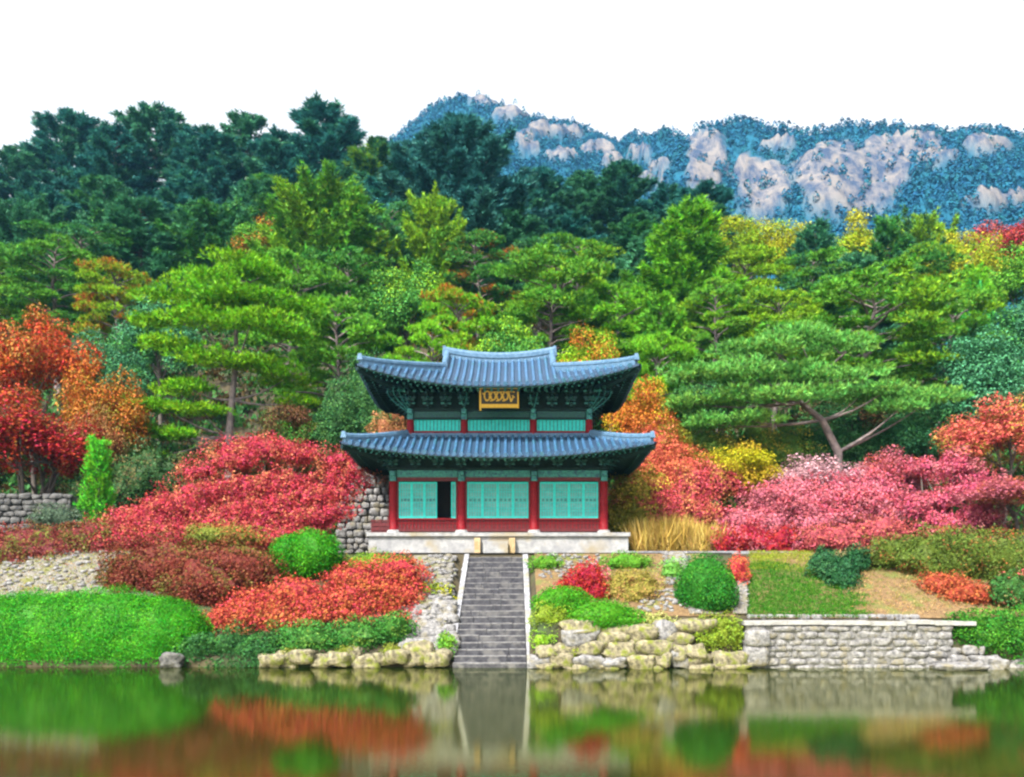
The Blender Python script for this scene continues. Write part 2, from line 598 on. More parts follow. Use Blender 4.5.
def make_conifer(seed, h=15.0, base=.12, spread=3.9, n=54, nl=.46, up=.45, pw=(1.6, .75)):
    rng = np.random.default_rng(seed)
    tb, out = MB(), []
    ts = np.linspace(0, 1, 8)
    w = np.cumsum(rng.normal(size=(8, 2)) * .10, 0)
    w -= w[0]
    tr = np.stack([w[:, 0], w[:, 1], ts * h * .97], 1)
    tb.tube(tr, .22 * (1 - ts) + .03, 7)
    for i in range(n):
        t = base + (1 - base) * ((i + .3) / n) ** .9
        q = (t - base) / (1 - base)
        Lb = spread * (1 - q ** pw[0]) ** pw[1] * rng.uniform(.6, 1.12) + .35
        az = i * 2.39996 + rng.normal() * .4
        d = np.array([math.cos(az), math.sin(az), 0])
        s = np.linspace(0, 1, 6)
        p0 = np.array([np.interp(t, ts, tr[:, j]) for j in range(3)])
        ub = up * rng.uniform(.5, 1.3) + .5 * q
        pts = p0 + np.outer(s * Lb, d) + np.outer(Lb * (ub * s ** 1.5 - .10 * s), [0, 0, 1])
        tb.tube(pts, .06 * (1 - s) + .014, 4)
        m = int(46 * Lb) + 12
        f = rng.uniform(.22, 1.0, m) ** .7
        base_p = p0 + np.outer(f * Lb, d) + np.outer(Lb * (ub * f ** 1.5 - .10 * f), [0, 0, 1])
        wid = (.13 + .24 * Lb * (1 - f) ** .6)
        lat = np.array([-d[1], d[0], 0])
        base_p = base_p + np.outer(rng.normal(size=m) * wid * .6, lat) + rng.normal(size=(m, 3)) * np.array([.12, .12, .16])
        dr = unit(d * .7 + np.array([0, 0, .6]) + rng.normal(size=(m, 3)) * .35)
        k = 6
        C = np.repeat(base_p, k, 0)
        D = unit(np.repeat(dr, k, 0) + rng.normal(size=(m * k, 3)) * .45)
        Ln = nl * rng.uniform(.7, 1.25, m * k)
        tnt = np.clip(rng.uniform(.2, .8) + rng.normal(size=m) * .1, 0, 1)
        out.append((needles(C, D, Ln, Ln * .24, rng), np.repeat(tnt, k)))
    return tb, out


def clump(c, r, n, ls, rng, out, hor=.25):
    """leaf clump: leaves on and inside an ellipsoid"""
    u = rnd_dirs(n, rng)
    rad = rng.uniform(.35, 1.0, n) ** .5
    p = c + u * rad[:, None] * np.asarray(r) * (1 + .12 * rng.normal(size=(n, 1)))
    nn = unit(u * (1 - hor) + np.array([0, 0, hor * 1.6 + .25]) + rng.normal(size=(n, 3)) * .45)
    D = unit(np.cross(nn, rnd_dirs(n, rng)))
    Ln = ls * rng.uniform(.7, 1.3, n)
    t = np.clip(rng.uniform(.2, .8) + rng.normal(size=n) * .13, 0, 1)
    out.append((leaves(p, D, nn, Ln, Ln * .62), t))


def make_broadleaf(seed, h=12.0, base=.28, spread=4.2, n=52, ls=.20, flat=.7, stems=1, per=330, upr=False, top=1.0):
    rng = np.random.default_rng(seed)
    tb, out = MB(), []
    ts = np.linspace(0, 1, 7)
    cz = h * (base + 1) / 2
    hz = h * (1 - base) / 2
    cl = []
    for i in range(n):
        u = rnd_dirs(1, rng)[0]
        u[2] = u[2] if u[2] > -.35 else -u[2] * .5
        f = rng.uniform(.45, .92)
        prof = 1.0 if not upr else (1.15 - .75 * max(0, u[2] * f))
        c = np.array([u[0] * f * spread * prof, u[1] * f * spread * prof, cz + u[2] * f * hz * top])
        r = spread * rng.uniform(.20, .34)
        cl.append((c, r))
        clump(c, (r, r, r * flat), int(per * (r / (spread * .27)) ** 2), ls, rng, out, .3 if flat > .6 else .6)
    for sidx in range(stems):
        a = rng.uniform(0, 6.28)
        off = np.array([math.cos(a), math.sin(a)]) * (.25 if stems > 1 else 0)
        w = np.cumsum(rng.normal(size=(7, 2)) * .10, 0)
        w -= w[0]
        lean = off * (5 if stems > 1 else 0)
        tr = np.stack([off[0] + w[:, 0] + lean[0] * ts, off[1] + w[:, 1] + lean[1] * ts, ts * h * .78], 1)
        tb.tube(tr, (.20 if stems == 1 else .10) * (1 - ts) + .025, 7)
        for j in range(9 if stems == 1 else 5):
            c, r = cl[rng.integers(len(cl))]
            tt = rng.uniform(.3, .75)
            p0 = np.array([np.interp(tt, ts, tr[:, q]) for q in range(3)])
            s = np.linspace(0, 1, 4)[:, None]
            pts = p0 * (1 - s) + c * s + np.array([0, 0, .25]) * np.sin(s * 3.1)
            tb.tube(pts, .06 * (1 - s[:, 0]) + .014, 5)
    return tb, out


PROTO = {}


def proto(kind, builds, bark, leafm):
    L_ = []
    for tb, out in builds:
        tm = bpy.data.meshes.new('trunk')
        tm.from_pydata(tb.v, [], tb.f)
        tm.polygons.foreach_set('use_smooth', tb.s)
        tm.materials.append(bark)
        tm.update()
        cm = finish('crown', out)
        cm.materials.append(leafm)
        V = np.concatenate([o[0] for o in out]).reshape(-1, 3)
        cx, cyy = np.median(V[:, 0]), np.median(V[:, 1])
        w = 2 * np.percentile(np.hypot(V[:, 0] - cx, V[:, 1] - cyy), 97)
        L_.append((tm, cm, w, float(V[:, 2].max() - .1)))
    PROTO[kind] = L_


proto('pine', [make_pine(100 + i, spread=4.0 + .4 * (i % 3), n=32 + 3 * i, base=.36 + .03 * (i % 3)) for i in range(5)], BARK_PINE, NEEDLE)
proto('conifer', [make_conifer(200 + i, n=60 + 5 * i, up=.3 + .1 * i, base=.08) for i in range(4)], BARK, NEEDLE)
proto('plume', [make_conifer(260, h=20, spread=7.2, n=110, up=.70, nl=.52, base=.10, pw=(1.1, .85))], BARK, NEEDLE)
proto('feathery', [make_conifer(280 + i, h=13, spread=4.3, n=90, up=.95, nl=.40, base=.14, pw=(1.8, .8)) for i in range(2)], BARK, NEEDLE)
proto('broadleaf', [make_broadleaf(300 + i, n=50 + 4 * i) for i in range(4)], BARK, LEAF)
proto('upright', [make_broadleaf(330 + i, h=13, base=.15, spread=3.4, n=64, upr=True, flat=.9) for i in range(2)], BARK, LEAF)
proto('maple', [make_broadleaf(360 + i, h=7, base=.22, spread=3.4, n=70, flat=.55, stems=3, ls=.17, per=240) for i in range(3)], BARK, LEAF)
proto('column', [make_conifer(400, h=6, base=.02, spread=.95, n=70, nl=.22, up=.9)], BARK, NEEDLE)

TREE_I = [0]


def colour(o, c1, c2=None):
    o.color = (*c1, 1)
    c2 = c2 or c1
    o['second_colour'] = [float(c2[0]), float(c2[1]), float(c2[2])]


def tree(name, kind, px, ytop, Y, wpx, c1, c2, label, cat='tree', group=None, base_z=None, lean=0.0, var=None):
    X = (px - 512) * Y / F
    z0 = gz(X, Y) - .1 if base_z is None else base_z
    zt = H + (YH - ytop) * Y / F
    i = TREE_I[0]
    TREE_I[0] += 1
    pr = PROTO[kind]
    tm, cm, w, h = pr[(i * 7 + 3) % len(pr) if var is None else var]
    sz = max(.25, (zt - z0) / h)
    sx = wpx * Y / F / w
    sx = min(max(sx, sz * .5), sz * 1.9)
    o = empty(name, (X, Y, z0), (i * 2.4) % 6.28)
    o.scale = (sx, sx, sz)
    o.rotation_euler[1] = lean
    tag(o, label, cat, group)
    link('trunk', tm, None, o)
    c = link('crown', cm, None, o)
    colour(c, c1, c2)
    return o


# colours
DK = (.024, .135, .115)
DK2 = (.052, .190, .090)
TG = (.032, .140, .062)
TG2 = (.045, .170, .075)
GR = (.048, .180, .026)
GR2 = (.082, .240, .020)
BR = (.112, .310, .010)
YG = (.165, .305, .010)
YL = (.290, .280, .008)
OR = (.330, .095, .014)
RD = (.250, .009, .010)
RD2 = (.330, .045, .010)
PK = (.400, .110, .145)
PP = (.420, .250, .280)
MG = (.400, .075, .125)
BRN = (.110, .050, .022)
OLV = (.140, .145, .014)

# ---- skyline row of dark conifers
SKY = 'dark conifers along the skyline'
for (px, yt, Y, w, a, b_, lab) in [
    (-34, 150, 128, 90, DK, DK2, 'dark conifer cut by the left picture edge on the skyline'),
    (18, 148, 132, 80, DK2, DK, 'dark conifer at the left end of the skyline row'),
    (68, 112, 134, 96, DK, DK2, 'tall dark conifer with a pointed top, leftmost peak of the skyline'),
    (112, 128, 128, 78, DK, TG, 'shorter dark conifer in the dip between the two leftmost skyline peaks'),
    (155, 107, 136, 104, DK2, DK, 'broad dark conifer, second peak of the skyline from the left'),
    (206, 126, 130, 86, DK, DK2, 'dark conifer on the skyline just right of the second peak'),
    (250, 116, 134, 84, DK2, DK, 'dark blue green conifer on the skyline above the round green crown'),
    (286, 130, 128, 74, DK, DK2, 'small dark conifer in the skyline dip left of the tallest left peak'),
    (328, 101, 130, 96, DK, TG, 'tallest dark conifer on the left half of the skyline'),
    (378, 140, 122, 92, TG, YG, 'skyline conifer with yellowish tips left of the blue mountain'),
    (536, 168, 118, 84, DK, DK2, 'dark conifer right of the great plume conifer, below the mountain slope'),
    (577, 172, 122, 78, DK2, TG, 'teal conifer on the skyline under the mountain shoulder'),
    (620, 162, 124, 100, TG, DK, 'wide teal conifer left of the mountain cliffs'),
    (668, 184, 118, 78, DK, DK2, 'dark conifer below the saddle between the two mountains'),
    (706, 184, 112, 84, DK, DK2, 'dark conifer standing before the leftmost pale cliff')]:
    tree('conifer_tree', 'conifer', px, yt, Y, w * 1.3, a, b_, lab, group=SKY)
tree('conifer_tree', 'plume', 455, 112, 104, 180, (.026, .125, .115), (.045, .17, .13), 'great dark conifer with upswept plumes in front of the mountain peak', group=SKY)

# ---- second dark row
SEC = 'dark conifers below the skyline row'
for (px, yt, Y, w, a, b_, lab) in [
    (-20, 205, 108, 100, TG, GR, 'dark conifer at the left edge, a row below the skyline'),
    (44, 186, 108, 100, DK, TG, 'dark conifer below the leftmost skyline peak'),
    (102, 176, 112, 96, DK2, GR, 'dark conifer a row below the dip between the two left peaks'),
    (182, 172, 112, 104, DK, DK2, 'dark conifer below the broad second skyline peak'),
    (262, 176, 110, 100, DK2, GR2, 'dark conifer above and behind the round green broadleaf crown'),
    (340, 166, 110, 90, DK2, TG, 'dark conifer below the tallest left skyline conifer'),
    (392, 176, 108, 90, DK, GR, 'dark green conifer left of the great plume conifer, one row lower'),
    (520, 206, 100, 110, TG, DK2, 'dark conifer in the hollow right of the great plume conifer'),
    (576, 214, 102, 104, DK, TG, 'dark conifer in the hollow above the temple roof'),
    (636, 214, 100, 100, TG, GR, 'dark conifer left of the bright green pine'),
    (664, 226, 96, 80, DK2, GR, 'dark conifer behind the left side of the bright green pine')]:
    tree('conifer_tree', 'conifer', px, yt, Y, w * 1.2, a, b_, lab, group=SEC)

# ---- right ridge
RIG = 'trees on the right ridge below the cliffs'
for (name, kind, px, yt, Y, w, a, b_, lab) in [
    ('broadleaf_tree', 'broadleaf', 734, 216, 100, 80, YG, YL, 'yellow green broadleaf tree on the ridge under the leftmost cliff'),
    ('broadleaf_tree', 'broadleaf', 778, 213, 100, 80, YL, YG, 'yellow topped broadleaf tree on the ridge under the second cliff'),
    ('conifer_tree', 'conifer', 818, 220, 96, 84, TG, TG2, 'teal conifer between two yellow trees on the right ridge'),
    ('broadleaf_tree', 'upright', 852, 206, 102, 80, YL, YG, 'bright yellow tree directly under the largest cliff'),
    ('conifer_tree', 'conifer', 888, 216, 98, 80, GR, TG, 'green conifer right of the bright yellow tree on the ridge'),
    ('broadleaf_tree', 'feathery', 925, 208, 102, 84, YG, TG, 'pale yellow green tree on the ridge under the sloping rock face'),
    ('broadleaf_tree', 'broadleaf', 962, 226, 98, 84, YL, YG, 'lime yellow broadleaf tree left of the red tree on the ridge'),
    ('red_tree', 'broadleaf', 1004, 216, 102, 92, RD, (.30, .06, .05), 'red autumn tree on the ridge at the right picture edge'),
    ('broadleaf_tree', 'broadleaf', 1056, 226, 98, 96, YG, GR, 'yellow green tree mostly beyond the right picture edge')]:
    tree(name, kind, px, yt, Y, w, a, b_, lab, group=RIG)

# ---- middle row
MID = 'mixed trees in the middle of the hillside'
for (name, kind, px, yt, Y, w, a, b_, lab) in [
    ('broadleaf_tree', 'feathery', 26, 198, 92, 110, TG2, TG, 'teal green round crowned tree at the left edge of the hillside'),
    ('pine_tree', 'pine', 88, 226, 86, 110, GR, TG, 'green layered pine between two teal trees at left'),
    ('conifer_tree', 'conifer', 140, 198, 90, 110, TG2, TG, 'teal green feathery conifer below the second skyline peak'),
    ('broadleaf_tree', 'feathery', 216, 200, 90, 112, GR, TG2, 'round green broadleaf crown above the bright left pine'),
    ('broadleaf_tree', 'broadleaf', 268, 216, 88, 80, GR2, OR, 'green broadleaf tree with a patch of orange leaves near its top'),
    ('broadleaf_tree', 'feathery', 322, 172, 84, 140, GR2, YG, 'large yellow green tree with a pointed crown left of center'),
    ('pine_tree', 'pine', 392, 206, 88, 90, GR, DK2, 'green pine right of the pointed yellow green tree'),
    ('broadleaf_tree', 'feathery', 432, 188, 86, 78, YG, GR2, 'slim yellow green tree before the great plume conifer'),
    ('pine_tree', 'pine', 478, 232, 84, 90, GR, OR, 'green pine with rusty tips above the left part of the roof'),
    ('pine_tree', 'pine', 532, 238, 86, 96, TG2, GR, 'teal green pine above the middle of the roof'),
    ('pine_tree', 'pine', 584, 240, 82, 110, GR2, YG, 'yellow green pine with tiered pads above the right part of the roof'),
    ('conifer_tree', 'conifer', 640, 240, 84, 86, DK2, TG, 'dark teal conifer left of the bright green pine, lower on the hill'),
    ('conifer_tree', 'conifer', 692, 200, 80, 120, BR, GR2, 'bright green conical pine right of the roof, tallest on the right side'),
    ('pine_tree', 'pine', 748, 248, 84, 100, YG, GR2, 'yellow green layered pine right of the bright conical pine'),
    ('pine_tree', 'pine', 806, 252, 82, 106, GR2, TG, 'green layered pine in the middle of the right hillside'),
    ('conifer_tree', 'conifer', 862, 250, 86, 100, DK2, GR, 'dark green conifer in the middle of the right hillside'),
    ('pine_tree', 'pine', 922, 250, 84, 110, GR, YG, 'green pine with yellow pads on the right hillside'),
    ('conifer_tree', 'conifer', 974, 262, 74, 62, BR, (.05, .33, .06), 'slim vivid green conifer near the right edge of the hillside'),
    ('broadleaf_tree', 'broadleaf', 1022, 246, 82, 110, GR2, YG, 'green broadleaf tree at the right edge, below the red tree')]:
    tree(name, kind, px, yt, Y, w, a, b_, lab, group=MID)

# ---- lower middle row
LOW = 'pines and trees low on the hillside'
for (name, kind, px, yt, Y, w, a, b_, lab) in [
    ('pine_tree', 'pine', -6, 244, 74, 100, GR2, YG, 'yellow green pine at the left edge above the red tree'),
    ('pine_tree', 'pine', 58, 236, 72, 120, GR2, GR, 'yellow green pine with wide pads above the tall red tree'),
    ('pine_tree', 'pine', 116, 262, 70, 96, YG, OR, 'pine with yellow and rusty needles left of the bright pine'),
    ('broadleaf_tree', 'upright', 160, 282, 66, 90, TG2, GR, 'teal broadleaf tree just left of the bright pine'),
    ('pine_tree', 'pine', 292, 250, 68, 110, GR2, BR, 'green pine right behind the bright pine'),
    ('pine_tree', 'pine', 352, 250, 72, 110, GR, GR2, 'green pine with a bare trunk left of the temple'),
    ('broadleaf_tree', 'broadleaf', 408, 262, 70, 100, GR, YG, 'round green tree above the left roof corner'),
    ('pine_tree', 'pine', 456, 286, 64, 90, BR, OR, 'bright green pine with an orange patch just above the roof ridge'),
    ('pine_tree', 'pine', 540, 256, 66, 130, GR2, YG, 'tiered pine with a dark leaning trunk above the roof ridge'),
    ('pine_tree', 'pine', 612, 282, 66, 100, BR, GR, 'green pine above the right roof corner'),
    ('conifer_tree', 'conifer', 662, 290, 64, 80, GR2, BR, 'green conifer right of the roof corner, below the bright conical pine'),
    ('pine_tree', 'pine', 716, 278, 70, 90, GR2, YG, 'green pine behind the left end of the flat spreading pine'),
    ('pine_tree', 'pine', 776, 288, 70, 110, YG, GR2, 'yellow green pine above the flat spreading pine'),
    ('pine_tree', 'pine', 940, 292, 68, 110, GR2, YG, 'green pine upper right of the flat spreading pine'),
    ('broadleaf_tree', 'upright', 1012, 304, 66, 100, TG2, GR, 'teal green tree at the right edge above the orange maple')]:
    tree(name, kind, px, yt, Y, w, a, b_, lab, group=LOW)

# ---- front row
FRO = 'trees at the foot of the hill'
for (name, kind, px, yt, Y, w, a, b_, lab) in [
    ('broadleaf_tree', 'broadleaf', 104, 330, 60, 90, TG2, GR, 'teal broadleaf tree between the red tree and the bright pine'),
    ('pine_tree', 'pine', 332, 296, 58, 120, GR2, BR, 'green pine with a grey trunk between bright pine and temple'),
    ('broadleaf_tree', 'broadleaf', 290, 392, 54, 70, BRN, GR, 'brownish tree behind the big red maple mound'),
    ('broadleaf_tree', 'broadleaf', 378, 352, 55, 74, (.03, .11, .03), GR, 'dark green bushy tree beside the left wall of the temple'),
    ('pine_tree', 'pine', 430, 316, 58, 84, BR, YG, 'bright pine peeping over the left roof slope'),
    ('broadleaf_tree', 'broadleaf', 506, 318, 60, 96, GR, YG, 'green broadleaf tree right behind the roof ridge'),
    ('broadleaf_tree', 'broadleaf', 590, 322, 58, 84, YG, OR, 'green tree turning orange behind the right roof slope'),
    ('pine_tree', 'pine', 652, 330, 58, 74, BR, GR2, 'small bright pine beside the right roof corner'),
    ('broadleaf_tree', 'broadleaf', 716, 362, 58, 90, (.03, .11, .03), GR, 'dark green tree under the left pads of the spreading pine'),
    ('pine_tree', 'pine', 868, 272, 60, 190, GR2, YG, 'large green pine with grey trunk behind the flat spreading pine'),
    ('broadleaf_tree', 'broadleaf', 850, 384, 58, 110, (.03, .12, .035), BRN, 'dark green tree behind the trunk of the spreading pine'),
    ('broadleaf_tree', 'upright', 976, 330, 56, 120, TG2, TG, 'teal round tree right of the spreading pine'),
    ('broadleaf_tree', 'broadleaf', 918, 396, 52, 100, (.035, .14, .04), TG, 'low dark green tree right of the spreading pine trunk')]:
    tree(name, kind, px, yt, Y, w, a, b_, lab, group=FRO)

# ---- a few more, just outside the picture on either side
for side, edge in ((-1, 'left'), (1, 'right')):
    for k, (d, yt, Y, kind, a, b_) in enumerate(((60, 190, 130, 'conifer', DK, DK2), (150, 200, 128, 'conifer', DK2, DK), (110, 215, 104, 'conifer', DK, TG), (70, 240, 88, 'pine', GR, TG),
                                                 (170, 245, 90, 'pine', GR2, GR), (95, 280, 68, 'pine', GR2, YG), (60, 330, 56, 'broadleaf', TG2, GR), (190, 300, 66, 'broadleaf', GR, YG))):
        tree('conifer_tree' if kind == 'conifer' else 'pine_tree' if kind == 'pine' else 'broadleaf_tree', kind, 512 + side * (512 + d), yt + (30 if side > 0 and Y > 95 else 0), Y, 115, a, b_,
             'tree beyond the %s picture edge, %s from the back of the slope' % (edge, ORD[k]), group='trees beyond the picture edges')

# ---- autumn trees
tree('maple_tree', 'broadleaf', 34, 304, 54, 118, RD2, (.22, .11, .02), 'tall scarlet and orange tree at the left edge', var=0)
tree('maple_tree', 'maple', 104, 356, 52, 84, OR, OLV, 'orange red maple right of the tall scarlet tree', var=1)
tree('maple_tree', 'maple', 22, 392, 48, 150, RD, (.20, .07, .015), 'layered deep red maple above the grey stone wall', var=2)
tree('maple_tree', 'maple', 96, 404, 49, 60, (.20, .10, .03), RD, 'small rusty maple behind the slim green column conifer', var=0)
tree('column_conifer', 'column', 97, 434, 44, 34, (.07, .36, .02), BR, 'slim bright green columnar conifer beside the stone wall')
tree('maple_tree', 'broadleaf', 646, 376, 52, 84, OR, YL, 'orange and olive tree behind the right corner of the lower roof', var=1)
tree('maple_tree', 'broadleaf', 668, 424, 49, 84, OLV, RD2, 'multicoloured olive and red tree right of the lower roof', var=2)
tree('maple_tree', 'broadleaf', 738, 438, 47, 92, YL, (.35, .22, .02), 'golden yellow tree under the spreading pine', var=3)
tree('maple_tree', 'maple', 812, 452, 47, 110, PP, (.40, .22, .24), 'pale pink thin leaved tree below the spreading pine', var=1)
tree('maple_tree', 'maple', 890, 448, 48, 90, PK, RD2, 'coral maple behind the crimson pink one', var=1)
tree('maple_tree', 'broadleaf', 1004, 394, 46, 130, (.42, .08, .06), (.26, .22, .03), 'orange and coral tree at the right edge above the bank', var=1)
tree('maple_tree', 'maple', 1026, 474, 42, 110, PK, OR, 'coral pink maple at the right edge below the orange tree', var=0)


# ---- two pines with a crown of their own
def placed_pine(name, trunk, pads, Y0, c1, c2, label, dens=80, group=None):
    """trunk: pixel points; pads: (px, py, radius in px, depth offset)"""
    rng = np.random.default_rng(int(trunk[0][0]))
    X0 = (trunk[0][0] - 512) * Y0 / F
    root_p = np.array([X0, Y0, gz(X0, Y0) - .1])
    r = empty(name, root_p)
    tag(r, label, 'tree', group)
    tb, out = MB(), []
    tp = [np.array([0, 0, 0.])] + [P(a, b2, Y0 + d) - root_p for (a, b2, d) in trunk]
    tp = np.array(tp)
    s = np.linspace(0, 1, len(tp))
    tb.tube(tp, .23 * (1 - s) + .06, 8)
    for (a, b2, rp, d) in pads:
        c = P(a, b2, Y0 + d) - root_p
        rr = rp * (Y0 + d) / F
        # limb from the nearest lower trunk point
        j = np.argmin(np.linalg.norm(tp[1:] - c, axis=1) + 2 * np.maximum(tp[1:, 2] - c[2], 0)) + 1
        q = np.linspace(0, 1, 5)[:, None]
        pts = tp[j] * (1 - q) + c * q
        pts[:, 2] -= np.sin(q[:, 0] * 3.14) * .25
        tb.tube(pts, .08 * (1 - q[:, 0]) + .02, 5)
        for e in range(4):
            o_ = rng.normal(size=3) * np.array([.55, .55, .08]) * rr if e else 0
            pine_pad(c + o_, rr * (.9 if e else 1.05) * rng.uniform(.85, 1.15), .34, dens * .8, rng, out, .30)
    t = tb.build('trunk', BARK_PINE, r)
    cm = finish('crown', out)
    cm.materials.append(NEEDLE)
    c = link('crown', cm, None, r)
    colour(c, c1, c2)


placed_pine('spreading_pine', [(838, 452, 0), (822, 420, -.3), (800, 402, -.6), (818, 378, .2), (846, 352, .5)],
            [(800, 338, 30, .5), (770, 348, 26, -.5), (832, 344, 24, 1), (730, 352, 22, .5), (716, 374, 26, -.5), (690, 380, 18, .5), (752, 376, 30, -1), (792, 372, 28, .5),
             (838, 380, 26, -.5), (812, 396, 24, -1.5), (770, 398, 24, -1.8), (728, 398, 26, -1), (694, 404, 20, 0), (706, 424, 22, -.5), (744, 420, 18, -1),
             (860, 396, 24, .5), (884, 392, 26, -.5), (912, 398, 24, 0), (936, 396, 18, .5), (900, 408, 22, -1), (868, 374, 18, 1.5)],
            50, (.085, .255, .045), (.14, .30, .045), 'flat topped spreading pine with pale green layered pads right of the temple', 85)
placed_pine('bright_pine', [(229, 436, 0), (232, 400, .1), (236, 362, .2), (236, 320, .2), (238, 280, .1)],
            [(236, 262, 24, 0), (206, 280, 24, -.5), (262, 276, 24, .5), (178, 300, 24, 0), (222, 298, 30, -1), (270, 300, 28, -.5), (300, 312, 22, .5),
             (164, 322, 22, .5), (200, 322, 28, -1), (250, 324, 26, -1.5), (290, 336, 24, 0), (180, 348, 24, 0), (214, 362, 28, -1.2), (256, 364, 24, -.8),
             (284, 380, 22, .4), (296, 402, 20, .2), (190, 388, 24, -.6), (164, 408, 24, -.4), (204, 412, 18, -1.0), (144, 432, 24, 0), (176, 436, 18, -.8), (300, 430, 16, .5), (150, 456, 16, -.4)],
            54, (.095, .275, .006), (.16, .32, .008), 'bright green tiered pine with a slim bare trunk above the big red maple', 85)

# ------------------------------------------------------------------ temple hall
ZT = 4.25
TX, TY = -0.60, 43.5
temple = empty('temple_hall', (TX, TY, ZT))
tag(temple, 'two storey Korean temple hall with blue tiled roofs, red columns and teal doors', 'temple')


def smooth_prof(w):
    return .72 * w + .28 * w * w


class Roof:
    """hipped skirt (lower) or hip and gable roof (upper)"""
    def __init__(s, ex, ey, push, ze, lift, tx, ty, zt, zr=None):
        s.ex, s.ey, s.push, s.ze, s.lift, s.tx, s.ty, s.zr = ex, ey, push, ze, lift, tx, ty, zr
        s.zc = ze + lift
        s.zt = zt
        if zr is not None:
            u = s.inv(tx, ex)
            yE = ey + push * u ** 3
            s.zt = s.ezz(u) + (zr - s.ezz(u)) * smooth_prof((yE - ty) / yE)

    def ezz(s, u): return s.ze + s.lift * abs(u) ** 2.3

    def inv(s, x, e):
        us = np.linspace(0, 1, 400)
        return float(np.interp(abs(x), e * us + s.push * us ** 3, us))

    def zhip(s, q): return s.zc + (s.zt - s.zc) * smooth_prof(1 - q)

    def col(s, x, side, n=9, dz=0.0, over=0.0):
        """points from top to eave along the line at offset x; side 0 front, 1 right, 2 back, 3 left"""
        along_x = side in (0, 2)
        e, o, tx, ty = (s.ex, s.ey, s.tx, s.ty) if along_x else (s.ey, s.ex, s.ty, s.tx)
        a = abs(x)
        u = s.inv(a, e)
        yE, zE = o + s.push * u ** 3, s.ezz(u)
        w = np.linspace(1, 0, n)
        if a <= tx:
            if s.zr is not None and along_x:
                yT, zT = 0.0, s.zr + .30 * (a / s.tx) ** 2
            else:
                yT, zT = ty, s.zt
        else:
            q = (a - tx) / (e + s.push - tx)
            yT, zT = ty + (o + s.push - ty) * q, s.zhip(q)
        y = yE + (yT - yE) * w
        z = zE + (zT - zE) * smooth_prof(w) + dz
        if over:
            y = np.append(y, yE + over)
            z = np.append(z, zE + dz - over * .2)
        p = np.stack([np.full_like(y, x), -y, z], 1)
        return s.rot(p, side)

    @staticmethod
    def rot(p, side):
        x, y, z = p[:, 0], p[:, 1], p[:, 2]
        if side == 0: return np.stack([x, y, z], 1)
        if side == 2: return np.stack([-x, -y, z], 1)
        if side == 1: return np.stack([-y, x, z], 1)
        return np.stack([y, -x, z], 1)

    def tiles(s):
        mb = MB()
        for side in range(4):
            e = (s.ex if side in (0, 2) else s.ey) + s.push
            t = s.tx if side in (0, 2) else s.ty
            xs_ = np.unique(np.concatenate([np.linspace(-e + .01, e - .01, 57), [-t, t, -t - .001, t + .001]]))
            A = np.stack([s.col(x, side, over=.10) for x in xs_])
            mb.grid(A, 1)
            B = A.copy()
            B[:, :, 2] -= .09
            mb.grid(B[:, ::-1], 1)
            front = np.stack([A[:, -1], B[:, -1]], 1)
            mb.grid(front, 1)
            nr = int(e / .315)
            for i in range(-nr, nr + 1):
                x = i * .315
                pts = s.col(x, side, n=9, dz=.035, over=.14)
                if np.linalg.norm(pts[0] - pts[-1]) < .35:
                    continue
                mb.tube(pts, .080, 6, 0)
                mb.tube(np.stack([pts[-1] + (pts[-2] - pts[-1]) * .25, pts[-1] + (pts[-1] - pts[-2]) * .15]), .108, 8, 0, smooth=False)
        return mb

    def eave(s, side, n=41):
        e = (s.ex if side in (0, 2) else s.ey) + s.push
        return np.stack([s.col(x, side, n=2)[-1] for x in np.linspace(-e, e, n)])

    def eaves(s, wx, wy, zw):
        """soffit boards, eave boards, round rafters and square flying rafters"""
        mb = MB()
        for side in range(4):
            e, wl_, wo = (s.ex + s.push, wx, wy) if side in (0, 2) else (s.ey + s.push, wy, wx)
            xs_ = np.linspace(-e, e, 41)
            E = s.eave(side)
            E2 = E + np.array([0, 0, -.10])
            Wp = s.rot(np.stack([np.clip(xs_, -wl_, wl_), np.full_like(xs_, -wo), np.full_like(xs_, zw)], 1), side)
            mb.grid(np.stack([E2, Wp], 1), 0)
            # eave board
            inw = (Wp - E)
            inw[:, 2] = 0
            inw = unit(inw) * .14
            F0 = E + np.array([0, 0, -.095]) + inw * .3
            mb.tube(F0, .055, 4, 1, smooth=False)
            nr = int(e / .30)
            for i in range(-nr, nr + 1):
                x = i * .30
                a = s.rot(np.array([[max(-wl_, min(wl_, x * .92)), -wo, zw - .10]]), side)[0]
                b_ = s.col(x, side, n=2)[-1] + np.array([0, 0, -.22])
                d = b_ - a
                mb.tube(np.stack([a, a + d * .78]), .068, 6, 0)
                mb.tube(np.stack([a + d * .78, a + d * .785]), .058, 6, 2, smooth=False)
                p1, p2 = a + d * .55 + np.array([0, 0, .075]), b_ + np.array([0, 0, .05]) - d * .02
                mb.tube(np.stack([p1, p2]), .058, 4, 0, smooth=False)
                mb.tube(np.stack([p2, p2 + d * .006]), .046, 4, 2, smooth=False)
        for sx in (-1, 1):
            for sy in (-1, 1):
                a = np.array([sx * wx, sy * wy, zw - .15])
                b_ = np.array([sx * (s.ex + s.push), sy * (s.ey + s.push), s.zc - .22])
                mb.tube(np.stack([a, (a + b_) / 2 + np.array([0, 0, -.08]), b_]), .13, 4, 0, smooth=False)
        return mb


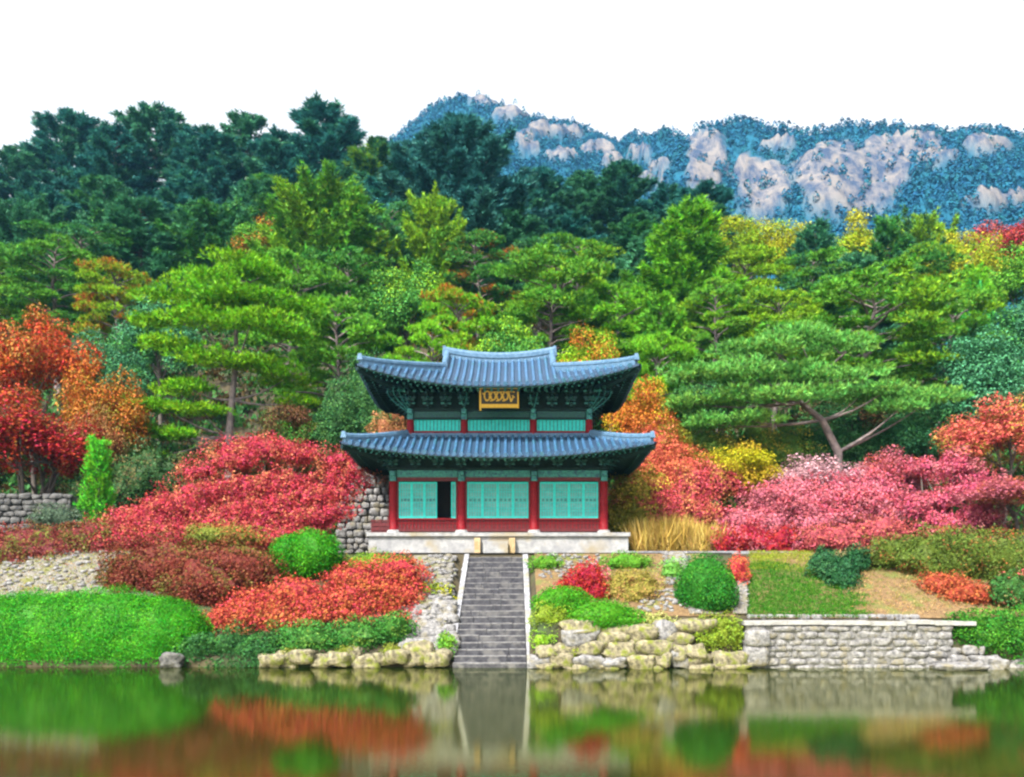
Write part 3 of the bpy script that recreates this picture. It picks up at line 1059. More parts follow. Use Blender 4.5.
def ridge_line(pts, w=.26, h=.34):
    """stacked tile ridge: courses with a round cap"""
    pts = np.asarray(pts, float)
    mb = MB()
    tan = unit(np.gradient(pts, axis=0))
    sd_ = unit(np.stack([-tan[:, 1], tan[:, 0], np.zeros(len(pts))], 1))
    prof = [(-.5, -.95), (-.5, .30), (-.62, .32), (-.62, .42), (-.5, .44), (-.5, .72), (-.34, .92), (0, 1.02), (.34, .92), (.5, .72), (.5, .44), (.62, .42), (.62, .32), (.5, .30), (.5, -.95)]
    A = np.stack([pts + sd_ * (a * w) + np.array([0, 0, b_ * h]) for a, b_ in prof], 1)
    mb.grid(A, 0, smooth=False)
    k = len(prof)
    mb.add(A[0], [tuple(range(k))])
    mb.add(A[-1], [tuple(reversed(range(k)))])
    return mb


low_r = Roof(6.42, 4.78, .26, 4.20, .56, 4.16, 2.52, 5.38)
up_r = Roof(5.80, 4.40, .28, 7.32, .86, 2.55, 1.75, 0, 9.36)

lr = low_r.tiles().build('lower_roof', [TILE, TILEB], temple)
ur = up_r.tiles().build('upper_roof', [TILE, TILEB], temple)
low_r.eaves(4.75, 3.12, 4.42).build('lower_eaves', [DGREEN, GREENP, TEALD], temple)
up_r.eaves(4.12, 2.47, 7.45).build('upper_eaves', [DGREEN, GREENP, TEALD], temple)
for sx in (-1, 1):
    for sy in (-1, 1):
        q = np.linspace(0, .97, 12)
        for rf, ro in ((low_r, lr), (up_r, ur)):
            pts = np.stack([sx * (rf.tx + (rf.ex + rf.push - rf.tx) * q), sy * (rf.ty + (rf.ey + rf.push - rf.ty) * q),
                            np.array([rf.zhip(v) for v in q]) + .03 + .10 * q ** 6 + (.13 * (1 - q) ** 1.5 if rf is up_r else 0)], 1)
            mb = ridge_line(pts, .22, .26)
            mb.box((pts[-1][0], pts[-1][1], pts[-1][2] + .18), (.24, .24, .28), 0, None, .6)
            mb.build('hip_ridge', RIDGE, ro)
        # descending ridge along the gable
        yy = np.linspace(0.05, up_r.ty, 8)
        c = up_r.col(up_r.tx - .02, 0, n=40)
        pts = np.stack([np.full(8, sx * (up_r.tx - .02)), sy * yy, np.interp(yy, -c[:, 1], c[:, 2]) + .03], 1)
        ridge_line(pts, .24, .30).build('gable_ridge', RIDGE, ur)
xr = np.linspace(-2.66, 2.66, 15)
mb = ridge_line(np.stack([xr, 0 * xr, up_r.zr + .27 * (np.abs(xr) / up_r.tx) ** 2 - .02], 1), .30, .46)
for sx in (-1, 1):
    mb.box((sx * 2.66, 0, up_r.zr + .50), (.20, .34, .50), 0, None, .65)
mb.build('ridge', RIDGE, ur)
mb = ridge_line(np.array([[x, -low_r.ty, low_r.zt - .02] for x in np.linspace(-4.16, 4.16, 9)]), .20, .16)
mb.box((0, low_r.ty, low_r.zt + .05), (8.3, .2, .2))
mb.box((low_r.tx, 0, low_r.zt + .05), (.2, 5.0, .2))
mb.box((-low_r.tx, 0, low_r.zt + .05), (.2, 5.0, .2))
mb.build('flashing_ridge', RIDGE, lr)
for sx in (-1, 1):
    mb = MB()
    c = up_r.col(up_r.tx - .12, 0, n=12)
    zb = up_r.zt - .2
    V = [(sx * (up_r.tx - .12), p[1], p[2] - .12) for p in c] + [(sx * (up_r.tx - .12), -p[1], p[2] - .12) for p in c[::-1]]
    V = [v for v in V if v[2] > zb]
    mb.add(V, [tuple(range(len(V)))])
    mb.build('gable', REDD, ur)

# ---- stone platform
mb = MB()
mb.span(-5.72, 5.72, -3.86, 4.3, -.4, .74, 0)
mb.span(-5.80, 5.80, -3.94, 4.4, .743, .92, 0)
mb.span(-.66, .42, -4.35, -3.943, -.4, .52, 0)
for x0, x1 in ((-5.8, -3.6), (-3.58, -1.2), (-1.18, 1.3), (1.32, 3.7), (3.72, 5.8)):
    mb.span(x0 + .004, x1, -3.965, -3.942, .76, .905, 0)
mb.build('platform', GRANITE, temple)
mb = MB()
for x in (-.92, .60):
    mb.span(x - .13, x + .13, -4.14, -3.862, -.3, .68, 0)
mb.build('platform_post', GRANTAN, temple)

CX = [-4.73, -1.67, 1.59, 4.72]
CUX = [-4.03, -1.58, 1.57, 4.11]


def column(x, y, z0, z1, r):
    mb = MB()
    zs = np.linspace(z0, z1, 6)
    mb.tube(np.stack([np.full(6, x), np.full(6, y), zs], 1), r * np.array([1.0, 1.03, 1.03, 1.01, .98, .95]), 14)
    o = mb.build('column', RED, temple)
    if z0 < 2:
        m2 = MB()
        m2.tube(np.array([[x, y, z0 - .16], [x, y, z0 - .02], [x, y, z0]]), [r * 1.75, r * 1.5, r * 1.25], 12, smooth=False)
        m2.build('column_base', GRANITE, o)
    m3 = MB()
    m3.box((x, y, z1 + .22), (r * 1.5, r * 2.3, .46))
    m3.box((x, y - np.sign(y) * -.16, z1 + .33), (r * 1.1, .42, .2))
    m3.build('capital', TEALD, o)
    return o


for x in CX:
    for y in (-3.1, 3.1):
        column(x, y, 1.07, 3.26, .185)
for x in (CX[0], CX[3]):
    column(x, 0, 1.07, 3.26, .185)
for x in CUX:
    for y in (-2.45, 2.45):
        column(x, y, 5.40, 6.13, .17)

# ---- beams and walls
mb = MB()
for (i, j) in ((0, 1), (1, 2), (2, 3)):
    a, b_ = CX[i] + .17, CX[j] - .17
    for y in (-3.1, 3.1):
        mb.span(a, b_, y - .10, y + .10, 3.43, 3.74, 0)
        mb.span(a, b_, y - .07, y + .07, 3.262, 3.427, 1)
mb.span(CX[0] - .2, CX[3] + .2, -3.24, -2.96, 3.76, 3.88, 2)
mb.span(CX[0] - .2, CX[3] + .2, 2.96, 3.24, 3.76, 3.88, 2)
for x in (CX[0], CX[3]):
    mb.span(x - .13, x + .13, -2.95, 2.95, 3.43, 3.88, 2)
mb.span(CX[0], CX[3], -3.06, -2.98, 3.885, 4.6, 2)
mb.span(CX[0], CX[3], 2.98, 3.06, 3.885, 4.6, 2)
mb.span(CX[0] - .04, CX[0] + .04, -2.97, 2.97, 3.885, 4.6, 2)
mb.span(CX[3] - .04, CX[3] + .04, -2.97, 2.97, 3.885, 4.6, 2)
mb.build('lower_beam', [TEALD, REDD, DGREEN], temple)
mb = MB()
for (i, j) in ((0, 1), (1, 2), (2, 3)):
    a, b_ = CUX[i] + .16, CUX[j] - .16
    for y in (-2.45, 2.45):
        mb.span(a, b_, y - .09, y + .09, 6.22, 6.50, 0)
        mb.span(a, b_, y - .11, y + .11, 6.134, 6.217, 2)
mb.span(CUX[0] - .2, CUX[3] + .2, -2.58, -2.32, 6.52, 6.66, 2)
mb.span(CUX[0] - .2, CUX[3] + .2, 2.32, 2.58, 6.52, 6.66, 2)
mb.span(CUX[0], CUX[3], -2.42, -2.34, 6.665, 7.7, 2)
mb.span(CUX[0], CUX[3], 2.34, 2.42, 6.665, 7.7, 2)
for x in (CUX[0], CUX[3]):
    mb.span(x - .1, x + .1, -2.3, 2.3, 5.3, 7.7, 2)
mb.build('upper_beam', [GREENP, REDD, DGREEN], temple)
for (i, j) in ((0, 1), (1, 2), (2, 3)):
    a, b_ = CUX[i] + .17, CUX[j] - .17
    mb = MB()
    mb.span(a, b_, -2.46, -2.38, 5.62, 6.13, 0)
    nb = int((b_ - a) / .16)
    for k in range(nb):
        x = a + (k + .5) * (b_ - a) / nb
        mb.span(x - .022, x + .022, -2.475, -2.462, 5.64, 6.11, 1)
    p = mb.build('upper_window', [TEAL, TEALD], temple)
    mb = MB()
    mb.span(a, b_, -2.50, -2.36, 5.50, 5.615, 0)
    mb.build('sill', RED, p)
mb = MB()
for x in (CX[0], CX[3]):
    for (y0, y1) in ((-2.9, -.2), (.2, 2.9)):
        mb.span(x - .06, x + .06, y0, y1, 1.0, 3.42, 0)
        mb.span(x - .075, x + .075, y0, y1, 1.55, 1.68, 1)
mb.span(CX[0], CX[3], 3.04, 3.14, .95, 3.42, 0)
mb.build('side_wall', [TEALD, REDD], temple)
mb = MB()
mb.span(CX[0] + .1, CX[3] - .1, -2.2, 2.9, .95, 3.9, 0)
mb.build('interior_shade_block', BLACK, temple)  # solid black block stands in for the unlit room behind the doors


def door_leaf(x0, x1, z0, z1, y, frame=.055):
    mb = MB()
    mb.span(x0, x0 + frame, y - .03, y + .03, z0, z1)
    mb.span(x1 - frame, x1, y - .03, y + .03, z0, z1)
    mb.span(x0 + frame, x1 - frame, y - .028, y + .028, z1 - .07, z1)
    mb.span(x0 + frame, x1 - frame, y - .028, y + .028, z0, z0 + .08)
    d = mb.build('door', TEAL, temple)
    mp_ = MB()
    mp_.span(x0 + frame, x1 - frame, y + .004, y + .02, z0 + .08, z1 - .07)
    mp_.build('pane', PAPER, d)
    ml_ = MB()
    a, b_, c, e = x0 + frame, x1 - frame, z0 + .08, z1 - .07
    nv = max(1, int((b_ - a) / .095))
    for k in range(1, nv):
        x = a + (b_ - a) * k / nv
        ml_.span(x - .011, x + .011, y - .016, y + .003, c, e)
    for k in range(1, 12):
        if k in (2, 3, 5, 6, 7, 9, 10):
            z = c + (e - c) * k / 12
            ml_.span(a, b_, y - .020, y - .0165, z - .011, z + .011)
    if b_ - a > .3:
        for zz in (c + (e - c) * .5,):
            for k in range(3):
                x = a + (b_ - a) * (k + .5) / 3
                R = Matrix.Rotation(math.pi / 4, 3, 'Y')
                ml_.box((x, y - .024, zz), (.10, .006, .10), 1, R)
    ml_.build('lattice', [TEAL, TEALD], d)
    return d


Z0, Z1 = 1.60, 3.22
for bi, (i, j) in enumerate(((0, 1), (1, 2), (2, 3))):
    a, b_ = CX[i] + .185, CX[j] - .185
    mb = MB()
    mb.span(a, b_, -3.17, -3.03, 1.52, 1.597, 0)
    mb.span(a, b_, -3.17, -3.03, 1.00, 1.12, 1)
    mb.span(a, b_, -3.09, -3.05, 1.12, 1.52, 1)
    n = 16
    for k in range(n + 1):
        x = a + .03 + (b_ - a - .06) * k / n
        mb.span(x - .022, x + .022, -3.125, -3.092, 1.125, 1.515, 0)
    mb.span(a, b_, -3.118, -3.093, 1.36, 1.40, 0)
    mb.span(a, a + .07, -3.16, -3.04, 1.60, 3.255, 1)
    mb.span(b_ - .07, b_, -3.16, -3.04, 1.60, 3.255, 1)
    mb.build('door_sill', [RED, REDD], temple)
    a, b_ = a + .075, b_ - .075
    if bi == 0:
        w = (b_ - a - .085) * .695 / 3
        for k in range(3):
            door_leaf(a + k * w + .003, a + (k + 1) * w - .003, Z0, Z1, -3.10)
        door_leaf(b_ - .20, b_, Z0, Z1, -3.10, .045)
    else:
        w = (b_ - a) / 4
        for k in range(4):
            door_leaf(a + k * w + .003, a + (k + 1) * w - .003, Z0, Z1, -3.10)


# ---- bracket clusters
def bracket_mesh(hh, depth, wide):
    mb = MB()
    n = 4
    for k in range(n):
        z = hh * (k + .5) / n
        out = depth * (k + 1) / n
        mb.box((0, -out / 2, z - .02), (.10, out, hh / n * .62), 0)
        R = Matrix.Rotation(math.radians(28), 3, 'X')
        mb.box((0, -out - .10, z + .02), (.08, .24, hh / n * .34), 1, R, .6)
        wd = wide * (.55 + .15 * k)
        mb.box((0, -out * .72, z), (wd, .085, hh / n * .46), 1 if k % 2 else 0)
        for s_ in (-1, 0, 1):
            mb.box((s_ * wd * .46, -out * .72, z + hh / n * .40), (.13, .14, hh / n * .30), 2 if (k + s_) % 2 else 1, None, 1.15)
    me = bpy.data.meshes.new('bracket')
    me.from_pydata(mb.v, [], mb.f)
    for m in (DGREEN, GREENP, TEALD):
        me.materials.append(m)
    me.polygons.foreach_set('material_index', mb.m)
    me.update()
    return me


bl, bu = bracket_mesh(.62, .95, .62), bracket_mesh(.95, 1.15, .62)


def brackets(me, cols, hy, z, per):
    xs_ = []
    for (i, j) in ((0, 1), (1, 2), (2, 3)):
        for k in range(per):
            xs_.append(cols[i] + (cols[j] - cols[i]) * k / per)
    xs_.append(cols[3])
    for x in xs_:
        link('bracket', me, None, temple, (x, -hy - .02, z))
        b_ = link('bracket', me, None, temple, (x, hy + .02, z))
        b_.rotation_euler[2] = math.pi
    for y in np.linspace(-hy, hy, 7)[1:-1]:
        for sx, rz, x in ((-1, -math.pi / 2, cols[0] - .02), (1, math.pi / 2, cols[3] + .02)):
            b_ = link('bracket', me, None, temple, (x, y, z))
            b_.rotation_euler[2] = rz
    for sx, x in ((-1, cols[0]), (1, cols[3])):
        for sy in (-1, 1):
            b_ = link('bracket', me, None, temple, (x, sy * hy, z))
            b_.rotation_euler[2] = math.atan2(sx * 1.0, -sy * 1.0 * -1) if False else (math.pi / 4 * sx if sy < 0 else math.pi - math.pi / 4 * sx)
            b_.scale = (1, 1.3, 1)


brackets(bl, CX, 3.1, 3.86, 3)
brackets(bu, CUX, 2.45, 6.62, 3)
# curved carved tongues at the upper corners and columns
for x in CUX:
    mb = MB()
    s_ = 1 if x > 0 else -1
    edge = abs(x) > 3
    for k in range(4 if edge else 2):
        t = np.linspace(0, 1, 7)
        z0 = 6.55 + .08 * k
        dx = s_ * (.12 + .16 * k) if edge else (k - .5) * .22
        pts = np.stack([x + dx * np.sin(t * 1.9) * 1.5, -2.62 - t * (.75 + .12 * k), z0 + .95 * t ** .8 - .15 * k], 1)
        mb.tube(pts, .032 * (1 - .5 * t), 5)
    mb.build('carved_tongue', TEALD, temple)

# ---- name board
sc_ = P(499.3, 398.0, 39.75)
sg = empty('name_board', sc_)
sg.rotation_euler = (math.radians(14), 0, 0)
tag(sg, 'black name board with gold characters in a gold frame hanging under the upper eaves', 'sign')
mb = MB()
mb.span(-.80, .80, -.02, .05, -.36, .40)
mb.build('board', SIGNB, sg)
mb = MB()
mb.span(-.875, -.80, -.08, .06, -.54, .46)
mb.span(.80, .86, -.08, .06, -.44, .46)
mb.span(-.799, .799, -.075, .055, -.42, -.26)
mb.span(-.799, .799, -.075, .055, .40, .45)
mb.build('frame', GOLD, sg)
mb = MB()


def stroke(x0, z0, x1, z1, w=.05):
    L_ = math.hypot(x1 - x0, z1 - z0)
    R = Matrix.Rotation(-math.atan2(z1 - z0, x1 - x0), 3, 'Y')
    mb.box(((x0 + x1) / 2, -.035 - .0007 * (len(mb.f) % 23), (z0 + z1) / 2), (L_, .03, w), 0, R)


def ring(cx, cz, rx, rz_, w=.055):
    t = np.linspace(0, 2 * math.pi, 13)
    for a, b_ in zip(t[:-1], t[1:]):
        stroke(cx + rx * math.cos(a), cz + rz_ * math.sin(a), cx + rx * math.cos(b_), cz + rz_ * math.sin(b_), w)


ring(-.53, .10, .13, .20)
stroke(-.74, .22, -.62, .12)
stroke(-.62, -.10, -.50, -.12)
for cx in (-.27, .0, .27):
    ring(cx, .09, .12, .17)
    stroke(cx - .13, .28, cx - .02, .24)
    stroke(cx + .02, .24, cx + .12, .28)
    stroke(cx - .14, -.12, cx, -.10)
for cx in (-.40, -.135, .135):
    stroke(cx - .06, .02, cx + .06, .18)
    stroke(cx - .06, .18, cx + .06, .02)
stroke(.40, .30, .52, -.16, .06)
stroke(.52, -.16, .62, .06, .05)
stroke(.46, .28, .68, .26, .045)
stroke(.56, .12, .68, .02, .045)
mb.build('character', GOLD, sg)

# ---- low red railing left of the hall, beside the platform
rl = empty('railing', (TX - 5.30, TY - 3.2, ZT + .92))
tag(rl, 'short dark red wooden railing at the left end of the temple platform', 'railing')
for k in range(3):
    mb = MB()
    mb.span(-.36 + .36 * k - .035, -.36 + .36 * k + .035, -.035, .035, 0, .62 + .12 * (k == 2))
    mb.build('post', REDD, rl)
mb = MB()
for z in (.12, .32, .52):
    mb.span(-.42, .42, -.042, -.036 + .02, z, z + .07)
mb.span(-.36, .36, -.01, .012, .02, .5)
mb.build('rail', REDD, rl)

# ------------------------------------------------------------------ stairs
st = empty('stone_staircase', (-.72, 32.0, 0))
tag(st, 'dark stone staircase climbing from the pond to the temple', 'staircase')
NS = 19
rng = np.random.default_rng(5)
for i in range(NS):
    y0 = i * 7.0 / NS
    z1 = (i + 1) * 4.12 / NS - .06
    f = i / (NS - 1)
    xl = -1.38 + .34 * f if i > 5 else -1.44
    xl = -1.12 - .28 * (1 - f)
    xr_ = 1.24 - .06 * f
    mb = MB()
    cuts = np.sort(rng.uniform(xl + .4, xr_ - .4, 2))
    xs_ = [xl, *cuts, xr_]
    for a, b_ in zip(xs_[:-1], xs_[1:]):
        dz, dy = rng.normal() * .010, rng.normal() * .012
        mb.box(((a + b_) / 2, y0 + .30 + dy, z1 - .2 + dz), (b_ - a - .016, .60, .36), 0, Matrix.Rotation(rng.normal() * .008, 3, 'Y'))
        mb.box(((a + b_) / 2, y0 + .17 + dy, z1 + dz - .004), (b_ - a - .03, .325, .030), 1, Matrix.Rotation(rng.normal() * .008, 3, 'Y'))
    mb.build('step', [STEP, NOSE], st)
def curb(pts, w, hgt, name='curb'):
    mb = MB()
    for a, b_ in zip(pts[:-1], pts[1:]):
        a, b_ = np.array(a), np.array(b_)
        n = max(1, int(np.linalg.norm(b_ - a) / .8))
        for k in range(n):
            p, q = a + (b_ - a) * k / n, a + (b_ - a) * (k + .985) / n
            c = (p + q) / 2
            V = [(p[0] - w / 2, p[1], p[2] - hgt), (p[0] + w / 2, p[1], p[2] - hgt), (q[0] + w / 2, q[1], q[2] - hgt), (q[0] - w / 2, q[1], q[2] - hgt),
                 (p[0] - w / 2, p[1], p[2]), (p[0] + w / 2, p[1], p[2]), (q[0] + w / 2, q[1], q[2]), (q[0] - w / 2, q[1], q[2])]
            mb.add(V, [(0, 3, 2, 1), (4, 5, 6, 7), (0, 1, 5, 4), (1, 2, 6, 5), (2, 3, 7, 6), (3, 0, 4, 7)])
    return mb.build(name, CURB, st)
curb([(1.37, -.05, .16), (1.29, 7.0, 4.24)], .22, 1.3)
curb([(-1.44, 1.6, 1.08), (-1.23, 7.0, 4.24)], .20, 1.3)
mb = MB()
mb.span(-1.35, 1.42, 7.02, 7.5, 3.6, 4.10)
mb.span(-4.4, 3.2, 7.25, 7.62, 3.7, 4.22)
mb.build('landing', CURB, st)

# ------------------------------------------------------------------ walls, boulders, gravel
def stone_courses(mb, x0, x1, y, z0, z1, rows, seed, smin=.35, smax=.9, depth=.35, mi=0, slope=0.0):
    r = np.random.default_rng(seed)
    hs_ = r.uniform(.8, 1.25, rows)
    hs_ = hs_ / hs_.sum() * (z1 - z0)
    z = z0
    for hh in hs_:
        x = x0 + r.uniform(-.15, 0)
        while x < x1 - .1:
            w = min(r.uniform(smin, smax), x1 - x)
            h2 = hh * r.uniform(.86, 1.22)
            mb.rock((x + w / 2, y + r.uniform(-.03, .03) + slope * (z - z0), z + h2 / 2), (w * .97, depth, h2 * .98), int(r.integers(1e6)), mi, .48, .15, 12, 8)
            x += w
        z += hh


rw = empty('retaining_wall', (8.3, 32.0, 0))
tag(rw, 'pale mortared stone retaining wall along the pond at right', 'wall')
mb = MB()
mb.span(.15, 7.35, .05, .6, -.4, 1.50)
mb.build('core', MORTAR, rw)
mb = MB()
stone_courses(mb, .0, 7.4, .16, -.15, 1.50, 7, 21, .2, .95)
stone_courses(mb, 7.4, 8.5, .10, -.2, .75, 3, 22, .25, .6)
for k, (a, s_) in enumerate(((.35, (.95, .6, .72)), (.42, (.9, .6, .6)))):
    mb.rock((a, .02, .42 + .65 * k), s_, 77 + k, 0, .45, .06, 16, 10)
mb.build('stonework', STONE, rw)
mb = MB()
x = -.05
rng = np.random.default_rng(9)
while x < 7.0:
    w = rng.uniform(1.0, 1.6)
    mb.box((x + w / 2, .26, 1.59 + rng.normal() * .012), (w - .012, .62, .14), 0, Matrix.Rotation(rng.normal() * .006, 3, 'Y'))
    x += w
mb.build('coping', COPING, rw)
mb = MB()
rng = np.random.default_rng(15)
x = 0.3
while x < 6.2:
    w = rng.uniform(.25, .5)
    mb.rock((x + w / 2, .85 + rng.uniform(-.04, .04), 1.74), (w, .3, .26), int(rng.integers(1e6)), 0, .5, .08, 10, 6)
    x += w
mb.build('upper_course', STONE, rw)

# right end boulders and shore stones in front of the wall
BO = 'boulders along the pond edge'
def boulder(px, py, w, h, Y, label, m=None, d=None, seed=None, e=.6, group=BO, rough=.24):
    c = P(px, py, Y)
    W, Hh = w * Y / F, h * Y / F
    mb = MB()
    mb.rock((0, 0, Hh / 2), (W, d or W * .75, Hh), seed if seed is not None else int(px * 13 + py), 0, e, rough, 18, 11)
    o = mb.build('boulder', m or MOSSY, None, (c[0], Y, c[2] - Hh / 2))
    tag(o, label, 'boulder', group)
    return o


boulder(985, 664, 40, 17, 31.9, 'grey boulder in the water at the right end of the retaining wall', STONE)
boulder(1016, 664, 34, 16, 32.4, 'half hidden grey boulder under the right hedge', STONE)
boulder(955, 668, 44, 9, 31.7, 'flat stone at the foot of the right end of the retaining wall', STONE)
# stone facing right of the stairs
rng = np.random.default_rng(30)
for ri, (py0, Y, hh_) in enumerate(((661, 32.0, 15), (650, 32.12, 15), (639, 32.26, 15), (628, 32.42, 14))):
    px = 532 + 5 * ri
    k = 0
    while px < (742 if ri == 0 else 690):
        if ri >= 2 and px < 566:
            px = 566
        w = rng.uniform(15, 33)
        w = min(w, 748 - px)
        e_ = rng.uniform(.42, .75)
        h = hh_ * rng.uniform(.75, 1.4)
        boulder(px + w / 2, py0 + rng.uniform(-3.5, 3.5), w * 1.12 + 1, h, Y + rng.uniform(-.14, .14), '%s stone from the stairs in the %s row right of the stairs' % (ORD[k], ('lowest', 'second lowest', 'second highest', 'topmost')[ri]),
                MOSSY if rng.random() < .7 else STONE, .8, None, e_, rough=.24)
        px += w
        k += 1
rng = np.random.default_rng(31)
for k, px in enumerate((272, 288, 303, 321, 338, 352, 367, 384, 398, 420, 440)):
    boulder(px, 661 - (k % 3) * 2 - (7 if k == 9 else 0), rng.uniform(18, 25) + (16 if k == 9 else 0), rng.uniform(12, 18) + (6 if k == 9 else 0), 32.25 + .2 * (k % 2),
            '%s shore stone from the left along the water left of the stairs' % ORD[k], MOSSY, .8, None, .55)
boulder(172, 660, 22, 16, 32.2, 'brown stone at the waterline under the left green hedge', DARKSTONE)
for k, (px, py) in enumerate(((545, 667), (578, 668), (610, 667), (650, 668), (700, 668), (735, 667))):
    boulder(px, py, 20 + (k * 7) % 12, 7, 31.75, '%s flat wet stone from the stairs at the waterline right of them' % ORD[k], MOSSY, .4)

# rubble slope left of the stairs
rs = MB()
rng = np.random.default_rng(12)
for i in range(120):
    px, py = rng.uniform(404, 452), rng.uniform(603, 655)
    t = (655 - py) / 52
    Y = 32.6 + 2.6 * t
    c = P(px, py, Y)
    s_ = rng.uniform(.28, .55)
    rs.rock(c, (s_ * 1.2, s_ * .9, s_ * .72), int(rng.integers(1e6)), 0, .6, .12, 10, 7)
tag(rs.build('rubble_wall', STONE), 'sloping wall of rough rubble stones left of the staircase', 'wall')

# grey stone wall at far left and mottled rock wall behind the hall
lw = MB()
x0, x1 = (-40 - 512) * 44.5 / F, (72 - 512) * 44.5 / F
stone_courses(lw, x0, x1, 44.5, 4.6, 7.3, 9, 41, .3, .7, .4)
lw.span(x0, x1, 44.6, 45.0, 3.8, 7.2, 1)
tag(lw.build('stone_wall', [DARKSTONE, MORTAR]), 'long grey stone wall at the left under the red maples', 'wall')
bw = MB()
x0, x1 = (338 - 512) * 46.5 / F, (398 - 512) * 46.5 / F
stone_courses(bw, x0, x1, 46.5, 4.2, 9.0, 13, 43, .25, .6, .4)
bw.span(x0, x1, 46.6, 47.1, 3.8, 8.9, 1)
tag(bw.build('stone_wall', [STONE, MORTAR]), 'mottled rubble stone wall behind the left side of the temple', 'wall')


def drape(name, pix, Ys, m, lift=.03, kind='structure'):
    """sheet lying on the ground between two edges given as (X, Y) lists"""
    mb = MB()
    A = []
    for (xa, xb), y in zip(pix, Ys):
        xs_ = np.linspace(xa, xb, 12)
        A.append(np.stack([xs_, np.full(12, y), G(xs_, np.full(12, y)) + lift], 1))
    mb.grid(np.array(A))
    return tag(mb.build(name, m), kind=kind)


# gravel terrace before the temple, gravel slopes and paths
SOIL = mat('dry_grass_soil', (.07, .040, .018), (.15, .095, .042), 7, .95, .5, 20, c3=(.08, .09, .02), big=1.1)
LAWN = mat('lawn_soil', (.03, .07, .008), (.08, .13, .015), 9, .95, .4, 24)
ysl = np.linspace(38.9, 47.5, 14)
drape('terrace', [(-14, 9.5)] * 14, ysl, GRAVEL, .04)
ysl = np.linspace(33.2, 38.6, 12)
drape('gravel_bank', [(-4.5 + .3 * k / 11, -2.15) for k in range(12)], ysl, GRAVEL, .05)
drape('gravel_bank', [(-22, -13.2)] * 10, np.linspace(35.2, 39.2, 10), GRAVEL, .05)
drape('soil_bank', [(.95, 8.2)] * 12, np.linspace(32.9, 38.7, 12), SOIL, .04)
def px2x(px, Y): return (px - 512) * Y / F
ysl = np.linspace(33.0, 38.8, 14)
drape('path', [(px2x(668 + 22 * (1 - k / 13) ** 1.5, y), px2x(684 + 40 * (1 - k / 13) ** 1.5, y)) for k, y in enumerate(ysl)], ysl, GRAVEL, .09)
ysl = np.linspace(33.0, 36.2, 8)
drape('path', [(px2x(733, y), px2x(747, y)) for y in ysl], ysl, GRAVEL, .09)
ysl = np.linspace(32.7, 39.0, 12)
drape('bank', [(px2x(750, y), px2x(1080, y)) for y in ysl], ysl, SOIL, .06)
mb = MB()
for k in range(5):
    a, b_ = 4.9 + k * 1.5, 4.9 + (k + .99) * 1.5
    zz = gz((a + b_) / 2, 39.2)
    mb.span(a, b_, 39.0, 39.28, zz - .6, zz + .12)
tag(mb.build('terrace_kerb', CURB), 'pale stone kerb along the terrace edge right of the temple', 'kerb')


# ------------------------------------------------------------------ shrubs
_SI = [0]


